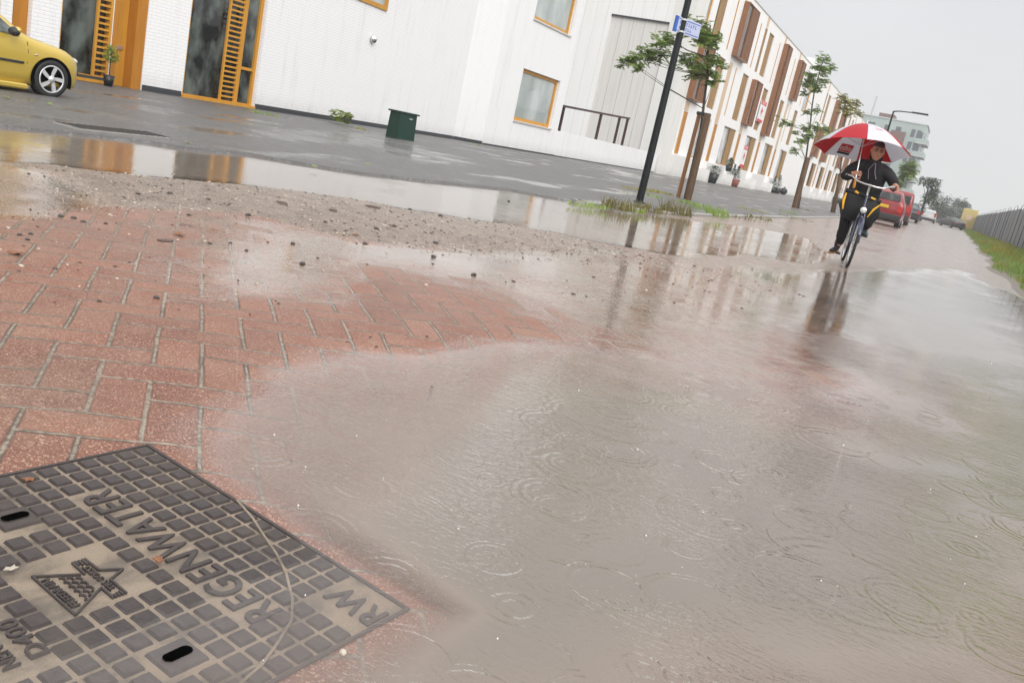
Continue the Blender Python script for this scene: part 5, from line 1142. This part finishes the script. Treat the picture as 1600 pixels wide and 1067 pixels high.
q_.to_mesh(so_.data); q_.free(); so_.data.polygons.foreach_set('use_smooth', [True]*len(so_.data.polygons))
def pad(pts, r): m = MB(); m.tube(pts, r, 8); return m.build('yellow_pad', M['yellow_cloth'], sb)
pad([(.262,-.285,.96),(.272,-.265,.86),(.25,-.262,.74)], [.011, .019, .008]); pad([(-.19,-.285,.885),(-.135,-.255,.82),(-.085,-.262,.70)], [.010, .016, .007]); pad([(.16,-.27,1.005),(.11,-.27,.985)], [.018, .015]); pad([(-.06,-.275,.965),(-.12,-.275,.95)], [.016, .014])
m = MB(); m.tube([(.28,-.30,1.0),(.06,-.285,.985),(-.02,-.285,.955),(-.2,-.30,.93)], .028, 8); m.build('top_edge', M['cloth_black'], sb)
# person -------------------------------------------------------------------------
def skinobj(name, pts, edges, rad, mat, par, sub=2, root=0):
    me = bpy.data.meshes.new(name); me.from_pydata([tuple(p) for p in pts], edges, []); o = bpy.data.objects.new(name, me); C.objects.link(o); o.parent = par
    md = o.modifiers.new('skin', 'SKIN'); md.use_smooth_shade = True
    if not me.skin_vertices: me.attributes
    sv = me.skin_vertices[0].data if len(me.skin_vertices) else None
    for i, r in enumerate(rad):
        sv[i].radius = (r, r) if not hasattr(r, '__len__') else r; sv[i].use_root = (i == root)
    s = o.modifiers.new('sub', 'SUBSURF'); s.levels = sub; s.render_levels = sub
    dg = bpy.context.evaluated_depsgraph_get(); ev = o.evaluated_get(dg); m2 = bpy.data.meshes.new_from_object(ev); o.modifiers.clear(); o.data = m2; m2.name = name; m2.materials.clear(); m2.materials.append(M[mat])
    m2.polygons.foreach_set('use_smooth', [True]*len(m2.polygons)); return o
pe = croot('person', 'person in black rain clothes and a cap riding the bicycle while holding an umbrella', 'person')
bpy.context.view_layer.update()
HD = Vector((.01, -.55, 1.585))   # head centre
SR = Vector((.20, -.66, 1.375)); SL = Vector((-.20, -.66, 1.36)); ER = Vector((.335, -.60, 1.16)); EL = Vector((-.345, -.66, 1.15)); HR = Vector((.185, -.42, 1.245)); HL = Vector((-.335, -.545, 1.185))
PV = Vector((0, -.86, .955)); NK = Vector((0, -.615, 1.44)); KR = Vector((.16, -.44, .60)); KL = Vector((-.165, -.40, .78)); AR = Vector((.135, -.655, .215)); AL = Vector((-.125, -.68, .52))
pts = [PV, (0, -.80, 1.15), (0, -.69, 1.34), NK, HD-Vector((0, 0, .04)), SR, ER, HR-(HR-ER).normalized()*.06, SL, EL, HL-(HL-EL).normalized()*.06, (.10, -.84, .93), KR, AR, (-.10, -.84, .93), KL, AL]
ed = [(0, 1), (1, 2), (2, 3), (3, 4), (2, 5), (5, 6), (6, 7), (2, 8), (8, 9), (9, 10), (0, 11), (11, 12), (12, 13), (0, 14), (14, 15), (15, 16)]
rad = [.10, .10, .10, .052, .05, .065, .045, .027, .065, .045, .027, .09, .055, .04, .09, .055, .04]
body = skinobj('body', pts, ed, rad, 'skin', pe, 1)
# head as a shaped ellipsoid merged into the same mesh, hands with five fingers too
def headmesh():
    m = MB(); m.ell((0, 0, 0), (1, 1, 1), 28, 20); out = []
    for v in m.v:
        x, y, z = v   # y forward
        w = .084*(1-.20*max(0, -z)**1.3-.04*max(0, z)); d = .100; h = .130
        X_, Y_, Z_ = x*w, y*d, z*h
        if y > 0:
            Y_ *= .93; 
            nz = math.exp(-((x/.16)**2+((z+.12)/.20)**2)); Y_ += .026*nz*(y > .5)           # nose
            Y_ += .006*math.exp(-((z-.22)/.09)**2)*math.exp(-(x/.6)**2)                       # brow
            Y_ -= .012*math.exp(-(((abs(x)-.36)/.15)**2+((z-.08)/.11)**2))                    # eye sockets
            Y_ += .007*math.exp(-((x/.28)**2+((z+.46)/.06)**2))-.004*math.exp(-((x/.3)**2+((z+.52)/.03)**2))  # lips
            Y_ += .012*math.exp(-((x/.3)**2+((z+.82)/.16)**2))                                # chin
        out.append((X_, Y_, Z_))
    return out, m.f
hv, hf = headmesh(); hm_ = Matrix.Translation(HD) @ Euler((R_(-2), 0, R_(6))).to_matrix().to_4x4()
def hand(base, fwd, pal, thumb, curl, s=1.0, rad_=.0085):
    """returns MB: palm + five skinned-looking tapered finger chains; fwd along fingers, pal palm normal"""
    m = MB(); f = Vector(fwd).normalized(); n = Vector(pal).normalized(); u = f.cross(n).normalized()
    def loop(c, a, b): return [c+u*a*math.cos(t)+n*b*math.sin(t) for t in [2*math.pi*k/10 for k in range(10)]]
    rings = [loop(Vector(base)+f*d*s, a*s, b*s) for d, a, b in ((-.03, .026, .02), (0, .032, .018), (.04, .042, .017), (.075, .040, .014), (.088, .034, .010))]; vs = sum(rings, []); fs = []
    for i in range(4):
        for k in range(10): fs.append((i*10+k, i*10+(k+1) % 10, (i+1)*10+(k+1) % 10, (i+1)*10+k))
    fs += [tuple(range(10)), tuple(reversed(range(40, 50)))]; m.add(vs, fs, True)
    for k, (off, L) in enumerate(((-.031, .068), (-.011, .078), (.010, .073), (.030, .058))):
        p = Vector(base)+f*.078*s+u*off*s; P = [p-f*.02*s]; d = f.copy(); ax = f.cross(n)
        for j, fr_ in enumerate((.42, .32, .26)):
            d = Matrix.Rotation(-curl*(.7+.3*j), 3, u if True else ax) @ d if False else (d*math.cos(curl)+(n*(-1))*math.sin(curl)*-1).normalized() if False else _bend(d, f, n, curl*(j+1))
            P.append(P[-1]+d*L*fr_*s+(f*.02*s if j == 0 else Vector((0, 0, 0))))
        m.tube(P, [rad_*s*1.05, rad_*s, rad_*.9*s, rad_*.75*s], 7)
    tb = Vector(base)+f*.015*s-u*thumb*.026*s; td = (f*.6-u*thumb*.7+n*.5).normalized(); P = [tb, tb+td*.035*s, tb+td*.055*s+(n*.6+f*.6).normalized()*.03*s, tb+td*.06*s+(n*.8+f*.4+u*thumb*.3).normalized()*.055*s]; m.tube(P, [.013*s, .0115*s, .010*s, .008*s], 8)
    return m
def _bend(d, f, n, a): return (f*math.cos(a)+n*math.sin(a)).normalized()
bm = bmesh.new(); bm.from_mesh(body.data)
def addto(vs, fs, mat4=None):
    vv = [bm.verts.new((mat4 @ Vector(v)) if mat4 else Vector(v)) for v in vs]
    for f in fs:
        try: q = bm.faces.new([vv[i] for i in f]); q.smooth = True
        except ValueError: pass
addto(hv, hf, hm_)
for s in (1, -1):
    e = MB(); e.ell((s*.086, -.005, .0), (.010, .020, .032), 8, 6); addto(e.v, e.f, hm_)
hr_ = hand(HR+Vector((.05, -.045, -.01)), (-.75, .55, .12), (-.35, -.75, .0), 1, .85); addto(hr_.v, hr_.f)
hl_ = hand(HL+Vector((-.008, -.05, .016)), (.05, .9, -.15), (.15, -.1, -1), -1, .95); addto(hl_.v, hl_.f)
bm.to_mesh(body.data); bm.free()
for v_ in (): pass
m = MB()
for s in (1, -1): m.ell((s*.030, .083, .010), (.011, .006, .006), 8, 6)
m.M = hm_; m.v = [tuple(hm_ @ Vector(v)) for v in m.v]; m.build('eyes', M['ink'], pe)
m = MB(); m.ell((0, .0955, -.063), (.021, .005, .0042), 8, 5); m.v = [tuple(hm_ @ Vector(v)) for v in m.v]; m.build('mouth', M['red_lamp'] if False else simple('lips', (.30, .10, .08), .5), pe)
m = MB()
for s in (1, -1): m.tube([(s*.014, .098, .032), (s*.032, .096, .036), (s*.048, .086, .030)], .0035, 5)
m.v = [tuple(hm_ @ Vector(v)) for v in m.v]; m.build('eyebrows', M['hair'], pe)
m = MB(); m.ell((0, 0, 0), (1, 1, 1), 24, 14); keep = [i for i, v in enumerate(m.v)]; hvv = [(v[0]*.091, v[1]*.104-.008, v[2]*.134+.004) for v in m.v]; hff = [f for f in m.f if all((m.v[i][2] > .28 or (m.v[i][1] < -.05 and m.v[i][2] > -.55)) for i in f)]
h_ = MB(); h_.add([hm_ @ Vector(v) for v in hvv], hff, True); h_.build('hair', M['hair'], pe)
h_ = MB(); hvv = [(v[0]*.096, v[1]*.110-.006, v[2]*.142+.006) for v in m.v]; hff = [f for f in m.f if all(m.v[i][2] > .56-.10*(-m.v[i][1]) for i in f)]; h_.add([hm_ @ Vector(v) for v in hvv], hff, True)
h_.add([hm_ @ Vector(v) for v in [(-.07, .06, .078), (-.045, .115, .070), (0, .132, .070), (.045, .115, .070), (.07, .06, .078), (-.045, .08, .088), (.045, .08, .088)]], [(0,1,5),(1,2,5),(2,6,5),(2,3,6),(3,4,6)]); h_.build('cap', M['cap'], pe)
# glasses
m = MB()
for s in (1, -1):
    c_ = Vector((s*.031, .099, .008)); m.tube([c_+Vector((.020*math.cos(t), 0, .014*math.sin(t))) for t in [2*math.pi*k/12 for k in range(13)]], .0018, 4, False); m.tube([(s*.053, .095, .012), (s*.086, .0, .012)], .0018, 4, False)
m.v = [tuple(hm_ @ Vector(v)) for v in m.v]; m.build('glasses', M['trim'], pe)
# jacket and trousers
jm = MB(); rings = []
for (y, z, w_, d_) in ((-.87, .86, .20, .165), (-.855, .92, .215, .18), (-.83, 1.05, .21, .18), (-.785, 1.18, .215, .185), (-.725, 1.30, .22, .18), (-.675, 1.385, .185, .15), (-.64, 1.43, .125, .115), (-.62, 1.465, .085, .09), (-.615, 1.485, .075, .08)):
    rings += [(w_*math.cos(2*math.pi*k/20)*(1+.03*math.sin(k*2.3+z*31)), y+d_*math.sin(2*math.pi*k/20)*(1+.04*math.sin(k*1.7+z*23)), z) for k in range(20)]
jm.add(rings, [(i*20+k, i*20+(k+1) % 20, (i+1)*20+(k+1) % 20, (i+1)*20+k) for i in range(8) for k in range(20)]+[tuple(reversed(range(20)))], True)
jo = skinobj('jacket', [Vector((0, -.69, 1.33)), SR-Vector((.03, .0, .0)), (ER+SR)/2+Vector((.025, 0, .01)), ER, (ER+HR)/2+Vector((0, 0, -.01)), HR-(HR-ER).normalized()*.075, SL+Vector((.03, 0, 0)), (EL+SL)/2+Vector((-.025, 0, .01)), EL, (EL+HL)/2, HL-(HL-EL).normalized()*.075],
     [(0, 1), (1, 2), (2, 3), (3, 4), (4, 5), (0, 6), (6, 7), (7, 8), (8, 9), (9, 10)], [.12, .095, .082, .074, .060, .050, .095, .082, .074, .060, .050], 'cloth_black', pe, 2)
b_ = bmesh.new(); b_.from_mesh(jo.data); vv_ = [b_.verts.new(v) for v in jm.v]
for f in jm.f: q_ = b_.faces.new([vv_[i] for i in f]); q_.smooth = True
b_.to_mesh(jo.data); b_.free()
def crumple(o_, a, f):
    for v in o_.data.vertices:
        q = Vector(v.co); w = noise.noise(Vector((q.x*f, q.y*f, q.z*f*.55+3)))+.6*noise.noise(q*f*2.1); v.co = q+v.normal*w*a
crumple(jo, .013, 11)
cm = MB(); vs = []
for k in range(15):
    a = R_(-60)+R_(300)*k/14-R_(90)
    for (r_, z_) in ((.082, 1.455), (.098, 1.50), (.085, 1.535)): vs.append((r_*math.cos(a), -.612+r_*math.sin(a)*1.05, z_))
cm.add(vs, [(k*3+j, k*3+j+1, k*3+4+j, k*3+3+j) for k in range(14) for j in range(2)], True); cm.build('collar', M['cloth_black'], pe)
tp_ = [PV+Vector((0, 0, -.02)), (.105, -.78, .90), (KR+Vector((.105, -.78, .90)))/2, KR, (KR+AR)/2+Vector((0, -.01, 0)), AR+Vector((0, 0, .03)), (-.105, -.78, .90), (KL+Vector((-.105, -.78, .90)))/2, KL, (KL+AL)/2, AL+Vector((0, 0, .02))]
skinobj('trousers', tp_, [(0, 1), (1, 2), (2, 3), (3, 4), (4, 5), (0, 6), (6, 7), (7, 8), (8, 9), (9, 10)], [.13, .118, .105, .084, .074, .064, .118, .105, .088, .074, .062], 'cloth_trouser', pe, 2)
crumple([c for c in pe.children if c.name.startswith('trousers')][0], .013, 10)
def boot(a, yaw, mat, solem):
    a = Vector(a); f = Vector((math.sin(yaw), math.cos(yaw), -.10)).normalized(); o = skinobj('boot', [a+Vector((0, 0, .10)), a, a+Vector((0, .0, -.055)), a+f*.09+Vector((0, 0, -.068)), a+f*.175+Vector((0, 0, -.078))], [(0, 1), (1, 2), (2, 3), (3, 4)], [.058, .052, .042, (.044, .036), (.032, .026)], mat, pe, 2)
    m = MB(); u = f.cross(Vector((0, 0, 1))).normalized(); b = a+Vector((0, 0, -.112)); m.add([b-f*.045+u*.035, b-f*.045-u*.035, b+f*.10-u*.045, b+f*.215-u*.02, b+f*.215+u*.02, b+f*.10+u*.045]+[q+Vector((0, 0, .022)) for q in (b-f*.045+u*.035, b-f*.045-u*.035, b+f*.10-u*.045, b+f*.215-u*.02, b+f*.215+u*.02, b+f*.10+u*.045)], [(5,4,3,2,1,0),(6,7,8,9,10,11)]+[(i, (i+1) % 6, 6+(i+1) % 6, 6+i) for i in range(6)]); m.build('sole', M[solem], o); return o
boot(AR+Vector((.02, 0, .02)), .45, 'boot', 'sole'); boot(AL+Vector((-.01, .02, .04)), -.1, 'boot_green', 'boot')
m = MB(); m.tube([(-.005, -.50, 1.43), (-.03, -.485, 1.30), (-.07, -.50, 1.22)], .006, 5); m.tube([(.005, -.50, 1.43), (.06, -.49, 1.33), (.03, -.48, 1.2)], .004, 5); m.build('cord', simple('pale_cord', (.28, .22, .30), .5), pe)
# umbrella -------------------------------------------------------------------------
um = croot('umbrella', 'red and white panelled umbrella held open over the cyclist', 'umbrella')
HUB = Vector((.245, -.56, 1.90)); HB = Vector((.185, -.395, 1.06)); ax = (HUB-HB).normalized(); e1 = ax.cross(Vector((0, 1, 0))).normalized(); e2 = ax.cross(e1).normalized()   # plane of the rim
if e1.x < 0: e1 = -e1
e2 = ax.cross(e1).normalized()
if e2.y < 0: e2 = -e2
RU = .645; DP = .355
def cpt(t, r, off=0):
    """t angle (0 = +e1, 90deg = forward), r 0..1"""
    seg = math.pi/4; k = math.floor((t-CO)/seg); f = ((t-CO)-k*seg)/seg; sag = 1-.075*math.sin(math.pi*f)*r**1.2
    rr_ = RU*r*sag; z = -DP*(1-math.cos(r*1.45))/(1-math.cos(1.45))+.018*math.sin(math.pi*f)*r
    return HUB+ax*(z+off)+e1*math.cos(t)*rr_+e2*math.sin(t)*rr_
CO = R_(0)
for k in range(8):
    m = MB(); vs = []; fs = []; nt_, nr_ = 8, 9
    for off in (0, -.004):
        for i in range(nr_+1):
            for j in range(nt_+1): vs.append(cpt(CO+math.pi/4*(k+1e-4+j/nt_*.9998), i/nr_, off))
    S = (nr_+1)*(nt_+1)
    for i in range(nr_):
        for j in range(nt_): a = i*(nt_+1)+j; fs.append((a, a+1, a+nt_+2, a+nt_+1)); fs.append((S+a+nt_+1, S+a+nt_+2, S+a+1, S+a))
    m.add(vs, fs, True); o = m.build('canopy_panel', M['umb_white' if k % 2 == 0 else 'umb_red'], um)
def onpanel(pl, t0, r0, s, off, inside):  # lay flat outline on the canopy at angle t0
    out = []
    for x, y in pl:
        r = r0-y*s; t = t0+(x*s/max(.2, r))*(1 if not inside else 1); out.append(cpt(t, r, off))
    return out
def logo(t0, r0, s, off, rects, mat, name):
    m = MB()
    for (x0, x1, y0, y1, sh) in rects:
        N = 4
        P = [(x0+(x1-x0)*i/N+sh*y0, y0) for i in range(N+1)]; Q = [(x0+(x1-x0)*i/N+sh*y1, y1) for i in range(N+1)]
        L = onpanel(P+Q, t0, r0, s, off, False); m.add(L, [(i, i+1, N+2+i, N+1+i) for i in range(N)])
    return m.build(name, M[mat], um)
# inside of the far left white panel: red parallelogram with white letter strokes and a dark bar (seen from within)
TI = R_(-67.5)
logo(TI, .80, .36, -.012, [(-.42, .42, -.22, .26, 0)], 'umb_red' if False else 'red_print', 'logo_field')
logo(TI, .80, .36, -.013, [(-.42, .42, -.36, -.235, 0)], 'ink', 'logo_bar')
def strokes(): 
    L = []
    for q in ((-.34, 'e'), (-.17, 'd'), (.0, 'h'), (.15, 'i'), (.24, 's')):
        x, ch = q
        if ch == 'e': L += [(x, x+.03, -.12, .08, 0), (x+.03, x+.11, .05, .08, 0), (x+.03, x+.11, -.03, 0, 0), (x+.03, x+.11, -.12, -.09, 0), (x+.09, x+.12, 0, .05, 0)]
        if ch == 'd': L += [(x+.09, x+.12, -.12, .18, 0), (x, x+.03, -.12, .08, 0), (x+.03, x+.09, .05, .08, 0), (x+.03, x+.09, -.12, -.09, 0)]
        if ch == 'h': L += [(x, x+.03, -.12, .18, 0), (x+.03, x+.10, .05, .08, 0), (x+.08, x+.11, -.12, .05, 0)]
        if ch == 'i': L += [(x, x+.03, -.12, .08, 0), (x, x+.03, .12, .17, 0)]
        if ch == 's': L += [(x, x+.10, .05, .08, 0), (x, x+.03, 0, .05, 0), (x, x+.10, -.03, 0, 0), (x+.07, x+.10, -.09, -.03, 0), (x, x+.10, -.12, -.09, 0)]
    return [(-b, -a, c, d, e) for a, b, c, d, e in L]
logo(TI, .80, .36, -.0145, strokes(), 'white_lbl', 'logo_letters')
# outside of the near right white panel: grey emblem and small red line of lettering
TO = R_(112.5)
logo(TO, .46, .25, .008, [(-.16, .16, .02, .07, .4), (-.2, -.05, .09, .14, .3), (.02, .2, -.04, 0, .3), (-.12, .06, -.10, -.06, .3)], 'umb_grey', 'emblem')
logo(TO, .62, .25, .008, [(-.30+k*.09, -.24+k*.09, -.05, .05, 0) for k in range(7)], 'red_print', 'lettering')
m = MB()
for k in range(8):
    t = CO+k*math.pi/4; m.tube([cpt(t+1e-5, i/6, -.010) for i in range(7)], .0028, 4, False); m.tube([cpt(t+1e-5, .52, -.012), HUB-ax*.30], .003, 4, False)
m.build('ribs', M['silver'], um)
m = MB(); m.tube([HUB-ax*.02, HB+ax*.12], .0085, 8); m.build('shaft', M['chrome'], um); m = MB(); m.tube([HUB, HUB+ax*.07], [.008, .005], 6); m.build('tip', M['white_lbl'], um)
m = MB(); m.tube([HB+ax*.12, HB, HB-ax*.02], [.017, .02, .012], 10); m.build('handle', M['orange_handle'], um)
hz = MB(); hz.box((-75, -6, -1.2), (30, 345, 31)); hz_ = hz.build('haze', None); tag(hz_, kind='stuff')
n = NT('haze_air'); pv = n.n('ShaderNodeVolumePrincipled'); pv.inputs['Color'].default_value = (1, 1, 1, 1); pv.inputs['Density'].default_value = .0010; pv.inputs['Anisotropy'].default_value = .1; pv.inputs['Density'].default_value = .0012; n.t.links.new(pv.outputs[0], n.out.inputs[1]); hz_.data.materials.append(n.m)
# ================================================================= CAMERA, LIGHT, FINISH
for o in list(C.objects):
    if o.parent is None and o.type in ('MESH', 'EMPTY'):
        o.location = Vector(o.location)*K; o.scale = Vector(o.scale)*K
cam = bpy.data.cameras.new('camera'); co = bpy.data.objects.new('camera', cam); C.objects.link(co)
cam.sensor_width = 36; cam.lens = F_/1600*36; cam.clip_end = 3000; cam.clip_start = .02
mt = Matrix((AXR, -AXD, -AXF)).transposed().to_4x4(); co.matrix_world = Matrix.Translation((0, 0, K)) @ mt
SC.camera = co
w = bpy.data.worlds.new('World'); SC.world = w; w.use_nodes = True; nt = w.node_tree; nt.nodes.clear()
bg = nt.nodes.new('ShaderNodeBackground'); out = nt.nodes.new('ShaderNodeOutputWorld'); nt.links.new(bg.outputs[0], out.inputs[0])
SUN_EL, SUN_AZ = R_(34), R_(128)       # compass direction the light comes from (clockwise from +Y): behind right
sky = nt.nodes.new('ShaderNodeTexSky'); sky.sky_type = 'NISHITA'; sky.sun_disc = False; sky.sun_elevation = SUN_EL; sky.sun_rotation = SUN_AZ
sky.air_density = 1; sky.dust_density = 6; sky.altitude = 0
tc = nt.nodes.new('ShaderNodeTexCoord'); sp = nt.nodes.new('ShaderNodeSeparateXYZ'); nt.links.new(tc.outputs['Generated'], sp.inputs[0])
cl = nt.nodes.new('ShaderNodeValToRGB'); cl.color_ramp.elements[0].position = .0; cl.color_ramp.elements[0].color = (5.9, 5.93, 5.96, 1)
cl.color_ramp.elements[1].position = 1; cl.color_ramp.elements[1].color = (12.2, 12.3, 12.5, 1)
e = cl.color_ramp.elements.new(.30); e.color = (5.5, 5.6, 5.75, 1)
nt.links.new(sp.outputs[2], cl.inputs[0])
ns = nt.nodes.new('ShaderNodeTexNoise'); ns.inputs['Scale'].default_value = 2.2; ns.inputs['Detail'].default_value = 4; nt.links.new(tc.outputs['Generated'], ns.inputs['Vector'])
mr = nt.nodes.new('ShaderNodeMapRange'); mr.inputs[1].default_value = .3; mr.inputs[2].default_value = .7; mr.inputs[3].default_value = .93; mr.inputs[4].default_value = 1.05; nt.links.new(ns.outputs[0], mr.inputs[0])
mm = nt.nodes.new('ShaderNodeMix'); mm.data_type = 'RGBA'; mm.blend_type = 'MULTIPLY'; mm.inputs[0].default_value = 1; nt.links.new(cl.outputs[0], mm.inputs[6]); nt.links.new(mr.outputs[0], mm.inputs[7])
mx = nt.nodes.new('ShaderNodeMix'); mx.data_type = 'RGBA'; mx.inputs[0].default_value = .93; nt.links.new(sky.outputs[0], mx.inputs[6]); nt.links.new(mm.outputs[2], mx.inputs[7])
nt.links.new(mx.outputs[2], bg.inputs[0]); bg.inputs[1].default_value = .10
sl = bpy.data.lights.new('sun', 'SUN'); sl.energy = 1.5; sl.angle = R_(45); sl.color = (1, .985, .96)
so = bpy.data.objects.new('sun', sl); C.objects.link(so)
d = Vector((math.sin(SUN_AZ)*math.cos(SUN_EL), math.cos(SUN_AZ)*math.cos(SUN_EL), math.sin(SUN_EL)))
so.rotation_euler = d.to_track_quat('Z', 'Y').to_euler()
vs_ = SC.view_settings; vs_.view_transform = 'Standard'; vs_.look = 'None'; vs_.gamma = 1; vs_.exposure = .60; vs_.use_curve_mapping = False
